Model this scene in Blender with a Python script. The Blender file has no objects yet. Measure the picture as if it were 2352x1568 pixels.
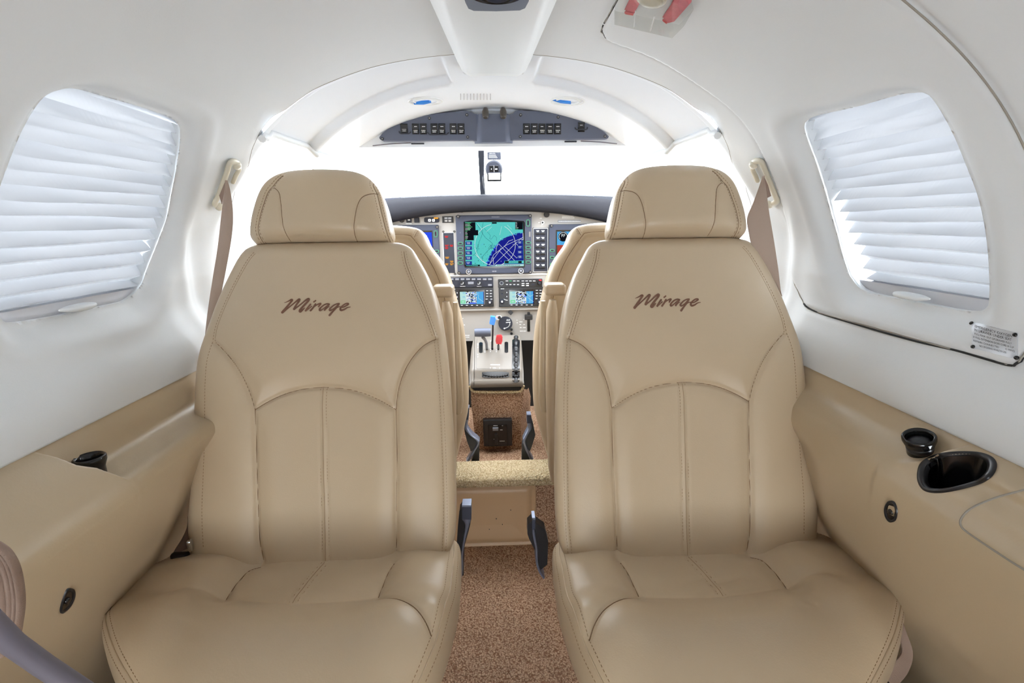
import bpy, bmesh, math, random
import numpy as np
from mathutils import Vector, Matrix
from mathutils.bvhtree import BVHTree
random.seed(4); np.random.seed(4)
SC = bpy.context.scene; COL = SC.collection
# ------------------------------------------------------------ camera, sky, exposure
W, H, F, CZ = 2352., 1568., 1110., .92
def cam_matrix(yaw, pitch, roll):
    return Matrix.Rotation(math.radians(-yaw), 3, 'Z') @ Matrix.Rotation(math.radians(90 + pitch), 3, 'X') @ Matrix.Rotation(math.radians(roll), 3, 'Z')
RM = cam_matrix(1.8, -13.9, -.7)
R = np.array(RM); CO = np.array([0, 0, CZ])
cd = bpy.data.cameras.new('camera'); cam = bpy.data.objects.new('camera', cd); COL.objects.link(cam)
cam.matrix_world = Matrix.Translation((0, 0, CZ)) @ RM.to_4x4()
cd.sensor_width = 36; cd.lens = F / W * 36; cd.clip_start = .02; SC.camera = cam
w = bpy.data.worlds.new('sky'); SC.world = w; w.use_nodes = True
bg = w.node_tree.nodes['Background']; bg.inputs[0].default_value = (.88, .943, 1, 1); bg.inputs[1].default_value = 20
SC.view_settings.view_transform = 'Standard'; SC.view_settings.look = 'None'; SC.view_settings.gamma = 1
SC.view_settings.use_curve_mapping = False; SC.view_settings.exposure = -.32
SC.cycles.use_denoising = True
SC.cycles.adaptive_threshold = .02; SC.cycles.max_bounces = 12; SC.cycles.diffuse_bounces = 7; SC.cycles.transparent_max_bounces = 12
# ------------------------------------------------------------ pixel rays
def ray(px, py): return R @ np.array([(px - W/2) / F, -(py - H/2) / F, -1.])
def at(px, py, Y): d = ray(px, py); return CO + d * (Y / d[1])
def atz(px, py, Z): d = ray(px, py); return CO + d * ((Z - CZ) / d[2])
def atx(px, py, X): d = ray(px, py); return CO + d * (X / d[0])
# ------------------------------------------------------------ materials
def lin(c): c /= 255.; return c / 12.92 if c <= .04045 else ((c + .055) / 1.055) ** 2.4
def C(r, g, b): return (lin(r), lin(g), lin(b), 1)
def mat(name, col, rough=.5, metal=0, bump=None, spec=.5, var=None, emit=None, coat=0):  # noqa
    m = bpy.data.materials.new(name); m.use_nodes = True; nt = m.node_tree; b = nt.nodes['Principled BSDF']
    b.inputs['Base Color'].default_value = col; b.inputs['Roughness'].default_value = rough; b.inputs['Metallic'].default_value = metal
    b.inputs['Specular IOR Level'].default_value = spec; b.inputs['Coat Weight'].default_value = coat; b.inputs['Coat Roughness'].default_value = .42
    tc = nt.nodes.new('ShaderNodeTexCoord')
    if var:
        n = nt.nodes.new('ShaderNodeTexNoise'); n.inputs['Scale'].default_value = var[0]; n.inputs['Detail'].default_value = 5
        nt.links.new(tc.outputs['Object'], n.inputs['Vector'])
        r = nt.nodes.new('ShaderNodeMapRange'); r.inputs[3].default_value = 1 - var[1]; r.inputs[4].default_value = 1 + var[1]
        nt.links.new(n.outputs['Fac'], r.inputs[0])
        mx = nt.nodes.new('ShaderNodeVectorMath'); mx.operation = 'SCALE'; mx.inputs[0].default_value = col[:3]
        nt.links.new(r.outputs[0], mx.inputs['Scale']); nt.links.new(mx.outputs[0], b.inputs['Base Color'])
    if bump:
        n = nt.nodes.new('ShaderNodeTexNoise') if len(bump) < 4 else nt.nodes.new('ShaderNodeTexVoronoi')
        n.inputs['Scale'].default_value = bump[0]
        nt.links.new(tc.outputs['Object'], n.inputs['Vector'])
        bp = nt.nodes.new('ShaderNodeBump'); bp.inputs['Strength'].default_value = bump[1]; bp.inputs['Distance'].default_value = bump[2]
        nt.links.new(n.outputs[0], bp.inputs['Height']); nt.links.new(bp.outputs[0], b.inputs['Normal'])
    if emit:
        b.inputs['Emission Color'].default_value = col; b.inputs['Emission Strength'].default_value = emit
    return m
def carpet(name, dark, light, scale=260, bumpd=.004):
    m = bpy.data.materials.new(name); m.use_nodes = True; nt = m.node_tree; b = nt.nodes['Principled BSDF']
    b.inputs['Roughness'].default_value = .95; b.inputs['Specular IOR Level'].default_value = .1
    tc = nt.nodes.new('ShaderNodeTexCoord')
    v = nt.nodes.new('ShaderNodeTexVoronoi'); v.inputs['Scale'].default_value = scale
    n2 = nt.nodes.new('ShaderNodeTexNoise'); n2.inputs['Scale'].default_value = scale * .35; n2.inputs['Detail'].default_value = 4
    ad = nt.nodes.new('ShaderNodeVectorMath'); ad.operation = 'MULTIPLY_ADD'; ad.inputs[1].default_value = (.01,) * 3
    nt.links.new(tc.outputs['Object'], n2.inputs['Vector']); nt.links.new(n2.outputs['Color'], ad.inputs[0]); nt.links.new(tc.outputs['Object'], ad.inputs[2])
    nt.links.new(ad.outputs[0], v.inputs['Vector'])
    cr = nt.nodes.new('ShaderNodeMix'); cr.data_type = 'RGBA'; cr.inputs[6].default_value = light; cr.inputs[7].default_value = dark
    mr = nt.nodes.new('ShaderNodeMapRange'); mr.inputs[1].default_value = .15; mr.inputs[2].default_value = .75
    nt.links.new(v.outputs['Distance'], mr.inputs[0]); nt.links.new(mr.outputs[0], cr.inputs[0])
    n3 = nt.nodes.new('ShaderNodeTexNoise'); n3.inputs['Scale'].default_value = 14; nt.links.new(tc.outputs['Object'], n3.inputs['Vector'])
    mm = nt.nodes.new('ShaderNodeMapRange'); mm.inputs[3].default_value = .82; mm.inputs[4].default_value = 1.15; nt.links.new(n3.outputs['Fac'], mm.inputs[0])
    sc = nt.nodes.new('ShaderNodeVectorMath'); sc.operation = 'SCALE'; nt.links.new(cr.outputs[2], sc.inputs[0]); nt.links.new(mm.outputs[0], sc.inputs['Scale'])
    nt.links.new(sc.outputs[0], b.inputs['Base Color'])
    bp = nt.nodes.new('ShaderNodeBump'); bp.inputs['Strength'].default_value = 1; bp.inputs['Distance'].default_value = bumpd; bp.invert = True
    nt.links.new(v.outputs['Distance'], bp.inputs['Height']); nt.links.new(bp.outputs[0], b.inputs['Normal'])
    return m
def emis(name, col, s=1.):
    m = bpy.data.materials.new(name); m.use_nodes = True; nt = m.node_tree; nt.nodes.remove(nt.nodes['Principled BSDF'])
    e = nt.nodes.new('ShaderNodeEmission'); e.inputs[0].default_value = col; e.inputs[1].default_value = s * 1.2
    nt.links.new(e.outputs[0], nt.nodes['Material Output'].inputs[0]); return m
def glass(name, tint=(1, 1, 1, 1), refl=.06):
    m = bpy.data.materials.new(name); m.use_nodes = True; nt = m.node_tree; nt.nodes.remove(nt.nodes['Principled BSDF'])
    t = nt.nodes.new('ShaderNodeBsdfTransparent'); t.inputs[0].default_value = tint
    g = nt.nodes.new('ShaderNodeBsdfGlossy'); g.inputs['Roughness'].default_value = .03
    mx = nt.nodes.new('ShaderNodeMixShader'); mx.inputs[0].default_value = refl
    nt.links.new(t.outputs[0], mx.inputs[1]); nt.links.new(g.outputs[0], mx.inputs[2]); nt.links.new(mx.outputs[0], nt.nodes['Material Output'].inputs[0]); return m
def blindmat():
    m = bpy.data.materials.new('pleated fabric'); m.use_nodes = True; nt = m.node_tree; nt.nodes.remove(nt.nodes['Principled BSDF'])
    d = nt.nodes.new('ShaderNodeBsdfDiffuse'); d.inputs[0].default_value = C(208, 210, 214)
    t = nt.nodes.new('ShaderNodeBsdfTranslucent'); t.inputs[0].default_value = C(104, 105, 107)
    mx = nt.nodes.new('ShaderNodeMixShader'); mx.inputs[0].default_value = .3
    nt.links.new(d.outputs[0], mx.inputs[1]); nt.links.new(t.outputs[0], mx.inputs[2]); nt.links.new(mx.outputs[0], nt.nodes['Material Output'].inputs[0]); return m
M = dict(
    leather=mat('tan leather', C(186, 166, 138), .42, bump=(420, .12, .0012), var=(7, .035), coat=.25),
    thread=mat('brown thread', C(118, 90, 62), .8), stitch=mat('tan thread', C(142, 116, 86), .8),
    logo=mat('brown embroidery', C(112, 78, 60), .8, bump=(900, .5, .001)),
    liner=mat('white vinyl headliner', C(216, 219, 221), .5, bump=(500, .08, .001), var=(3, .015), spec=.35),
    roofw=mat('white cockpit headliner', C(230, 235, 242), .5, bump=(500, .06, .001), spec=.35),
    plastic=mat('off white plastic', C(218, 221, 222), .45, var=(4, .015)),
    tan=mat('tan vinyl', C(182, 163, 134), .42, bump=(350, .1, .001), var=(5, .03), coat=.3),
    cream=mat('cream plastic', C(198, 192, 174), .4),
    belt=mat('taupe webbing', C(162, 141, 126), .75, bump=(800, .4, .001)),
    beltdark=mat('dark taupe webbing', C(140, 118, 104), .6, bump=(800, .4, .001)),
    carpet=carpet('brown loop carpet', C(138, 100, 76), C(214, 180, 150)),
    carpet2=carpet('tan loop carpet', C(168, 146, 110), C(216, 198, 164), 240),
    slateo=mat('slate blue painted metal', C(84, 90, 108), .5, var=(20, .03)), slate=mat('slate grey plastic', C(56, 60, 74), .55, var=(20, .03), spec=.3), slated=mat('dark slate plastic', C(40, 42, 52), .5, spec=.3),
    rail=mat('grey blind rail', C(188, 189, 194), .5), satin=mat('black edge with painted highlight', C(126, 132, 150), .28, .5), rear=mat('dark aft bulkhead vinyl', C(110, 100, 88), .7),
    panel=mat('warm grey painted panel', C(152, 148, 144), .5, var=(6, .02)), ped=mat('taupe painted metal', C(122, 115, 107), .38, var=(6, .02)),
    black=mat('black plastic', C(26, 26, 29), .35), blacks=mat('gloss black', C(14, 14, 16), .15), dash=mat('charcoal leather', C(29, 29, 34), .7, spec=.2, bump=(300, .2, .001)),
    grey=mat('grey plastic', C(120, 122, 130), .4), chrome=mat('chrome', C(210, 212, 216), .18, 1), lamp=mat('brown grey plastic', C(62, 57, 52), .35), steel=mat('dull steel', C(150, 150, 152), .35, 1),
    white=mat('white paint', C(235, 236, 238), .6), red=mat('red knob plastic', C(206, 36, 44), .35), blue=mat('blue knob plastic', C(44, 128, 214), .35),
    yellow=mat('amber legend', C(240, 150, 40), .5, emit=.6), pink=mat('red tape', C(214, 110, 122), .6, var=(90, .25)), clear=glass('clear acrylic', (.9, .91, .9, 1), .08),
    glass=glass('window glass'), blind=blindmat(), dark=mat('dark trim and painted gap shade', C(34, 33, 32), .8), lav=mat('lavender grey rubber', C(104, 101, 112), .5),
    placard=mat('silver placard', C(196, 200, 206), .4, .2), ink=mat('dark placard print', C(70, 72, 76), .7), seamw=mat('seam shadow line', C(150, 144, 134), .7),
    stripe=mat('step panel vinyl', C(178, 146, 110), .45), cyan=emis('screen teal', C(92, 206, 200)), navy=emis('screen navy', C(28, 34, 140)),
    sblue=emis('screen blue', C(50, 84, 240)), sky=emis('screen sky blue', C(88, 176, 235)), sblack=emis('screen black', C(16, 20, 28)),
    swhite=emis('screen white', C(226, 236, 240)), sgreen=emis('lit green', C(110, 225, 150)), sred=emis('lit red', C(250, 60, 60)), samber=emis('lit amber', C(250, 176, 66)),
    sbrown=emis('screen brown', C(176, 70, 58)), slight=emis('screen pale', C(190, 232, 228)), steal=emis('screen line teal', C(46, 120, 128)), sbtn=emis('screen label blue', C(40, 60, 150)))
# ------------------------------------------------------------ mesh builder
class MB:
    def __init__(s): s.v = []; s.f = []; s.m = []; s.sm = []
    def add(s, v, f, mi=0, smooth=False):
        o = len(s.v); s.v += [tuple(map(float, p)) for p in v]
        for q in f: s.f.append([i + o for i in q]); s.m.append(mi); s.sm.append(smooth)
        return s
    def box(s, c, d, r=0, mi=0, rot=None, seg=2):
        bm = bmesh.new(); bmesh.ops.create_cube(bm, size=1)
        for v in bm.verts: v.co = Vector((v.co.x * d[0], v.co.y * d[1], v.co.z * d[2]))
        if r: bmesh.ops.bevel(bm, geom=bm.edges[:], offset=min(r, min(d) * .49), segments=seg, affect='EDGES', profile=.5)
        if rot is not None: bmesh.ops.transform(bm, matrix=rot.to_4x4(), verts=bm.verts)
        bm.verts.ensure_lookup_table()
        s.add([v.co + Vector(c) for v in bm.verts], [[v.index for v in f.verts] for f in bm.faces], mi, False); bm.free(); return s
    def cyl(s, a, b, r0, r1=None, n=20, mi=0, caps=True, bev=0):
        a = Vector(a); b = Vector(b); r1 = r0 if r1 is None else r1; L = (b - a).length
        prof = [(0, r0 - bev), (bev, r0), (L - bev, r1), (L, r1 - bev)] if bev else [(0, r0), (L, r1)]
        return s.lathe(a, b - a, prof, n, mi, caps)
    def lathe(s, o, ax, prof, n=24, mi=0, caps=True):
        o = Vector(o); ax = Vector(ax).normalized(); e = ax.orthogonal().normalized(); g = ax.cross(e)
        v = []
        for h, r in prof:
            for k in range(n):
                t = 2 * math.pi * k / n; v.append(o + ax * h + e * (r * math.cos(t)) + g * (r * math.sin(t)))
        f = [[i * n + k, i * n + (k + 1) % n, (i + 1) * n + (k + 1) % n, (i + 1) * n + k] for i in range(len(prof) - 1) for k in range(n)]
        s.add(v, f, mi, True)
        if caps:
            s.add(v[:n][::-1], [list(range(n))], mi); s.add(v[-n:], [list(range(n))], mi)
        return s
    def tube(s, pts, r, n=8, mi=0, flat=None, caps=True, closed=False):
        """round tube along pts; r a number or one per point; flat=(vector, ratio) squashes it along the vector"""
        P = [Vector(p) for p in pts]; N = len(P); rr = r if hasattr(r, '__len__') else [r] * N; v = []; e = None
        for i in range(N):
            d = (P[(i + 1) % N] - P[i - 1]) if closed else (P[min(i + 1, N - 1)] - P[max(i - 1, 0)])
            if d.length < 1e-9: d = Vector((0, 0, 1))
            d.normalize()
            e = d.orthogonal() if e is None else (e - d * e.dot(d))
            if flat is not None: fv = Vector(flat[0]); e = fv - d * fv.dot(d)
            if e.length < 1e-9: e = d.orthogonal()
            e.normalize(); g = d.cross(e)
            for k in range(n):
                t = 2 * math.pi * k / n; v.append(P[i] + e * (rr[i] * math.cos(t) * (flat[1] if flat else 1)) + g * (rr[i] * math.sin(t)))
        K = N if closed else N - 1
        f = [[i * n + k, i * n + (k + 1) % n, ((i + 1) % N) * n + (k + 1) % n, ((i + 1) % N) * n + k] for i in range(K) for k in range(n)]
        s.add(v, f, mi, True)
        if caps and not closed: s.add(v[:n], [list(range(n))[::-1]], mi); s.add(v[-n:], [list(range(n))], mi)
        return s
    def prism(s, poly, vec, mi=0, side=None):
        """polygon of 3-D points pushed along vec"""
        n = len(poly); a = [Vector(p) for p in poly]; vec = Vector(vec); b = [p + vec for p in a]
        s.add(a + b, [list(range(n)), list(range(n, 2 * n))[::-1]], mi)
        s.add(a + b, [[k, (k + 1) % n, n + (k + 1) % n, n + k] for k in range(n)], mi if side is None else side); return s
    def grid(s, P, mi=0, closed_u=False, flip=False, smooth=True):
        """P array (rows, cols, 3)"""
        nr, nc = P.shape[:2]; K = nc if closed_u else nc - 1
        f = [[i * nc + j, i * nc + (j + 1) % nc, (i + 1) * nc + (j + 1) % nc, (i + 1) * nc + j] for i in range(nr - 1) for j in range(K)]
        if flip: f = [q[::-1] for q in f]
        return s.add(P.reshape(-1, 3), f, mi, smooth)
    def build(s, name, mats, parent=None, loc=None, fix=True, label=None):
        me = bpy.data.meshes.new(name); me.from_pydata(s.v, [], s.f)
        mats = mats if isinstance(mats, (list, tuple)) else [mats]
        for m in mats: me.materials.append(M[m] if isinstance(m, str) else m)
        me.polygons.foreach_set('material_index', s.m); me.polygons.foreach_set('use_smooth', s.sm); me.update()
        if fix:
            bm = bmesh.new(); bm.from_mesh(me); bmesh.ops.recalc_face_normals(bm, faces=bm.faces); bm.to_mesh(me); bm.free()
        o = bpy.data.objects.new(name, me); COL.objects.link(o)
        if loc is not None: me.transform(Matrix.Translation(-Vector(loc))); o.location = loc
        if parent is not None: put(o, parent)
        if label: o['label'] = label
        return o
def put(o, parent):
    def place(p): return p.location + (p.matrix_parent_inverse.translation + place(p.parent) if p.parent else Vector((0, 0, 0)))
    o.parent = parent; o.matrix_parent_inverse = Matrix.Translation(-place(parent))
def empty(name, loc, label, cat, group=None):
    o = bpy.data.objects.new(name, None); COL.objects.link(o); o.location = loc; o.empty_display_size = .02
    return tag(o, label, cat, group)
def tag(o, label, cat, group=None):
    o['label'] = label; o['category'] = cat
    if group: o['group'] = group
    return o
def struct(o): o['kind'] = 'structure'; return o
def spline(pts, per=8, closed=False):
    """Catmull-Rom through pts of any dimension"""
    p = np.array(pts, float); n = len(p); out = []
    for i in range(n if closed else n - 1):
        g = (lambda k: p[k % n]) if closed else (lambda k: p[min(max(k, 0), n - 1)])
        a, b, c, d = g(i - 1), g(i), g(i + 1), g(i + 2)
        for k in range(per):
            t = k / per; out.append(.5 * (2 * b + (c - a) * t + (2 * a - 5 * b + 4 * c - d) * t * t + (3 * b - a - 3 * c + d) * t ** 3))
    if not closed: out.append(p[-1])
    return np.array(out)
def resample(p, n):
    p = np.array(p, float); s = np.r_[0, np.cumsum(np.linalg.norm(np.diff(p, axis=0), axis=1))]
    return np.stack([np.interp(np.linspace(0, s[-1], n), s, p[:, k]) for k in range(p.shape[1])], 1)
def seg_dist(Q, poly, closed=False):
    """distance of points Q (N,2) to a polyline, and the nearest points"""
    A = np.array(poly, float); B = np.roll(A, -1, 0)
    if not closed: A = A[:-1]; B = B[:-1]
    best = np.full(len(Q), 1e9); near = np.zeros_like(Q)
    for a, b in zip(A, B):
        ab = b - a; L = ab @ ab
        t = np.clip(((Q - a) @ ab) / (L if L > 0 else 1), 0, 1); P = a + t[:, None] * ab; d = np.hypot(*(Q - P).T)
        k = d < best; best[k] = d[k]; near[k] = P[k]
    return best, near
def inside(Q, poly):
    A = np.array(poly, float); B = np.roll(A, -1, 0); c = np.zeros(len(Q), bool)
    for a, b in zip(A, B):
        k = (a[1] > Q[:, 1]) != (b[1] > Q[:, 1])
        with np.errstate(divide='ignore', invalid='ignore'): x = (b[0] - a[0]) * (Q[:, 1] - a[1]) / (b[1] - a[1]) + a[0]
        c ^= k & (Q[:, 0] < x)
    return c
def sst(x, a, b): t = np.clip((x - a) / (b - a), 0, 1); return t * t * (3 - 2 * t)
# ------------------------------------------------------------ cabin section
EA, EB, EZ = .6, .39, .82
_th = np.linspace(0, math.pi / 2, 400)
_sec = np.r_[np.c_[EA * np.sin(_th), EZ + EB * np.cos(_th)], spline([(.6, .82), (.603, .79), (.602, .765), (.592, .735), (.580, .708), (.575, .682), (.578, .652)], 12)[1:]]
_q = np.r_[0, np.cumsum(np.linalg.norm(np.diff(_sec, axis=0), axis=1))]
QMAX = _q[-1]
_tan = np.gradient(_sec, _q, axis=0); _tan /= np.linalg.norm(_tan, axis=1)[:, None]
def sec(q):
    a = np.abs(q); s = np.where(np.asarray(q) < 0, -1., 1.)
    x = np.interp(a, _q, _sec[:, 0]); z = np.interp(a, _q, _sec[:, 1]); tx = np.interp(a, _q, _tan[:, 0]); tz = np.interp(a, _q, _tan[:, 1])
    return s * x, z, s * tz, -tx          # point and inward normal
def shell_q(px, py):
    """pixel -> (Y, q) on the cabin section"""
    d = ray(px, py); lo = 0.
    A = d[0]**2 / EA**2 + d[2]**2 / EB**2; B = 2 * d[2] * (CZ - EZ) / EB**2; Cc = (CZ - EZ)**2 / EB**2 - 1
    t = (-B + math.sqrt(B * B - 4 * A * Cc)) / (2 * A); P = CO + t * d
    if P[2] < EZ:
        for k in range(6):
            P = CO + d * (np.interp(-P[2], -_sec[::-1][:, 1][::-1], _sec[:, 0]) / abs(d[0])) if k else CO + d * (.6 / abs(d[0]))
    qa = _q[np.argmin((np.abs(P[0]) - _sec[:, 0])**2 + (P[2] - _sec[:, 1])**2)]
    return np.array([P[1], qa * (1 if P[0] > 0 else -1)])
WINL = spline([shell_q(*p) for p in [(165, 236), (200, 232), (270, 250), (350, 272), (410, 292), (428, 305), (434, 325), (430, 370), (420, 430), (405, 500), (385, 560), (360, 620), (342, 665), (325, 683), (300, 695), (240, 710), (150, 728), (62, 743), (38, 738), (22, 710), (10, 660), (8, 600), (14, 530), (30, 460), (55, 390), (85, 320), (118, 266), (140, 245)]], 8, True)
WINR = spline([shell_q(*p) for p in [(1834, 305), (1842, 292), (1870, 280), (1950, 262), (2040, 240), (2080, 232), (2108, 235), (2132, 262), (2165, 320), (2195, 390), (2222, 460), (2240, 540), (2248, 620), (2249, 690), (2242, 712), (2222, 719), (2180, 716), (2100, 700), (2010, 682), (1965, 668), (1945, 650), (1930, 620), (1915, 570), (1895, 500), (1875, 430), (1855, 370), (1840, 330)]], 8, True)
_ex = [shell_q(*p) for p in [(1383, 62), (1384, 74), (1400, 92), (1500, 130), (1600, 190), (1700, 270), (1765, 380), (1800, 480), (1815, 570), (1830, 650), (1845, 695), (1872, 716), (2100, 780), (2315, 838), (2340, 835), (2351, 815)]]
EXIT = spline(_ex + [np.array([.505, _ex[-1][1] - .04]), np.array([.507, .62]), np.array([.505, .45]), np.array([.50, .25]), np.array([.55, .18]), np.array([.65, _ex[0][1]])], 6, True)
RINGQ = np.array([abs(shell_q(*p)[1]) for p in [(1250, 130), (1400, 150), (1530, 200), (1650, 295), (1700, 450), (1720, 560)]]); RINGY = np.array([.952, .945, .950, .992, 1.11, 1.14])
def ring_y(q): return np.interp(np.abs(q), np.r_[0, RINGQ], np.r_[.955, RINGY])
_pl = sorted([shell_q(*p) for p in [(605, 255), (578, 325), (548, 400), (518, 470), (498, 540), (482, 640)]], key=lambda k: abs(k[1]))
PILQ = np.array([abs(k[1]) for k in _pl]); PILY = np.array([k[0] for k in _pl])
def shell_disp(YQ):
    """inward relief of the trim at (Y, q)"""
    Y, q = YQ[:, 0], YQ[:, 1]; D = np.zeros(len(Y))
    for win, s in ((WINL, -1), (WINR, 1)):
        k = (np.sign(q) == s) & (Y > .4) & (Y < 1.1)
        if k.any():
            d, _ = seg_dist(YQ[k], win[::2], True); ins = inside(YQ[k], win); d = np.where(ins, 0, d)
            D[k] -= .017 * (1 - sst(d, .0, .034)) ** 1.3
            D[k] += .003 * np.exp(-((d - .042) / .012) ** 2)
    k = q > .05
    if k.any():
        d, _ = seg_dist(YQ[k], EXIT[::2], True); ins = inside(YQ[k], EXIT); D[k] += np.where(ins, .0045 * sst(d, 0, .006), -.0015 * (1 - sst(d, .0, .01)))
    # hollow behind the shoulder belt
    a = np.abs(q); c = .985 + .10 * (a - .6)
    hol = np.exp(-((Y - c) / .022) ** 2) * sst(a, .66, .72) * (1 - sst(a, .86, .90)); D -= .009 * hol
    D += .006 * np.exp(-((Y - c + .055) / .016) ** 2) * sst(a, .62, .70) * (1 - sst(a, .88, .93))
    D += .010 * np.exp(-((Y - 1.045) / .02) ** 2) * np.exp(-((a - .60) / .09) ** 2)
    D -= .006 * sst(Y, 1.07, 1.10) * sst(a, .45, .6)
    e = np.maximum(0, Y - np.interp(a, PILQ, PILY)); D -= .15 * (np.sqrt(e * e + .004 ** 2) - .004) * sst(a, PILQ[0] - .03, PILQ[0] + .02)
    return D
def shell_pt(YQ, off=0.):
    YQ = np.atleast_2d(np.array(YQ, float)); x, z, nx, nz = sec(YQ[:, 1]); D = shell_disp(YQ) + off
    return np.c_[x + nx * D, YQ[:, 0], z + nz * D]
def shell_n(YQ):
    x, z, nx, nz = sec(np.array([YQ[1]])); return Vector((float(nx[0]), 0, float(nz[0])))
qs = np.linspace(-QMAX, QMAX, 491)
ys = np.r_[np.linspace(-1.0, .38, 24)[:-1], np.arange(.38, 1.0001, .004), np.linspace(1.0, 1.22, 40)[1:]]
G = np.stack(np.meshgrid(ys, qs, indexing='ij'), -1); ny, nq = G.shape[:2]
# the roof ends at the ring seam, the sides run on to the cockpit windows
yend = np.where(np.abs(qs) < RINGQ[3], ring_y(qs), np.interp(np.abs(qs), [RINGQ[3], RINGQ[3] + .03], [RINGY[3], 1.22]))
for j in range(nq):
    col = G[:, j, 0]; i0 = np.searchsorted(col, .92); m = col > .92; G[m, j, 0] = .92 + (col[m] - .92) * (yend[j] - .92) / (1.22 - .92)
GF = G.reshape(-1, 2).copy(); dead = np.zeros(len(GF), bool)
for win in (WINL, WINR):
    box = (GF[:, 0] > win[:, 0].min() - .01) & (GF[:, 0] < win[:, 0].max() + .01) & (GF[:, 1] > win[:, 1].min() - .01) & (GF[:, 1] < win[:, 1].max() + .01)
    idx = np.where(box)[0]; d, near = seg_dist(GF[idx], win, True); ins = inside(GF[idx], win); sn = (ins & (d < .0060)) | (d < .0008); GF[idx[sn]] = near[sn]
    ins &= ~sn; dead[idx[ins]] = True
P = shell_pt(GF); bm = bmesh.new(); vs = [bm.verts.new(p) for p in P]; bm.verts.ensure_lookup_table()
faces = {'ceiling': [], 'wall_left': [], 'wall_right': []}; allf = []
QS = .50
for i in range(ny - 1):
    for j in range(nq - 1):
        k = [i * nq + j, i * nq + j + 1, (i + 1) * nq + j + 1, (i + 1) * nq + j]
        if any(dead[a] for a in k): continue
        qm = (qs[j] + qs[j + 1]) / 2; allf.append((k, 'ceiling' if abs(qm) < QS else ('wall_left' if qm < 0 else 'wall_right')))
        try: bm.faces.new([vs[a] for a in k])
        except ValueError: pass
bm.normal_update(); bmesh.ops.recalc_face_normals(bm, faces=bm.faces); bm.normal_update()
NV = [v.normal.copy() for v in bm.verts]
if NV[(ny // 2) * nq + nq // 2].z > 0: NV = [-n for n in NV]; 
bm.free()
for nm in faces:
    fs = [k[::-1] for k, w_ in allf if w_ == nm]; used = sorted({a for k in fs for a in k}); mp = {a: i for i, a in enumerate(used)}
    me = bpy.data.meshes.new(nm); me.from_pydata([P[a] for a in used], [], [[mp[a] for a in k] for k in fs]); me.materials.append(M['liner'])
    me.polygons.foreach_set('use_smooth', [True] * len(me.polygons)); me.update()
    nn = [NV[a] for a in used]
    if me.polygons[0].normal.dot(nn[me.polygons[0].vertices[0]]) < 0: me.flip_normals()
    me.normals_split_custom_set_from_vertices(nn)
    o = bpy.data.objects.new(nm, me); COL.objects.link(o); struct(o)
SHELLBVH = BVHTree.FromPolygons([Vector(p) for p in P], [k for k, _ in allf])
def hit(px, py, bvh=None):
    loc, n, i, d = (bvh or SHELLBVH).ray_cast(Vector(CO), Vector(ray(px, py)).normalized())
    if loc is None: return None, None
    if n.dot(Vector(ray(px, py))) > 0: n = -n
    return loc, n
# lip under the white trim
def lip(s):
    yy = np.linspace(-1.0, 1.22, 120); pr = [(.578, .652), (.5785, .6495), (.582, .648), (.60, .648)]
    Pn = np.array([[[s * x, y, z] for x, z in pr] for y in yy]); return Pn
for s, nm in ((-1, 'trim_1'), (1, 'trim_2')): struct(MB().grid(lip(s)).build(nm, 'liner'))
# seam lines
def seam_line(pq, nm, m, r=.0011, off=0.):
    pts = shell_pt(resample(pq, 160), off); struct(MB().tube(pts, r, 6).build(nm, m))
seam_line(EXIT[:EXIT.shape[0]], 'trim_3', 'seamw', .0009, .0014)
_lo = [shell_q(*p) for p in [(1850, 700), (1872, 716), (1980, 748), (2100, 781), (2200, 808), (2315, 839), (2338, 836), (2350, 818)]]
seam_line(spline(_lo), 'trim_4', 'dark', .0015, .0012)
_up = [shell_q(*p) for p in [(1440, -40), (1400, 30), (1385, 60), (1384, 74), (1392, 86)]]
seam_line(spline(_up), 'trim_5', 'dark', .0017, -.001)
# window reveals, panes
def window(nm, win, s):
    c = win.mean(0); rows = []
    for off, sc in ((-.0035, 1.03), (-.003, 1.0), (-.005, 1.0), (-.02, 1.01), (-.05, 1.02)): rows.append(shell_pt(c + (win - c) * sc if sc != 1 else win, off))
    Pn = np.array(rows); o = struct(MB().grid(Pn, closed_u=True).build(nm, 'liner'))
    yy = np.linspace(win[:, 0].min() - .02, win[:, 0].max() + .02, 24); qq = np.linspace(win[:, 1].min() - .02, win[:, 1].max() + .02, 24)
    x, z, nx, nz = sec(qq); off = -.062
    g = np.array([[[x[j] + nx[j] * off, y, z[j] + nz[j] * off] for j in range(24)] for y in yy])
    MB().grid(g).build('pane', 'glass', o)
window('window_1', WINL, -1); window('window_2', WINR, 1)
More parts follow.
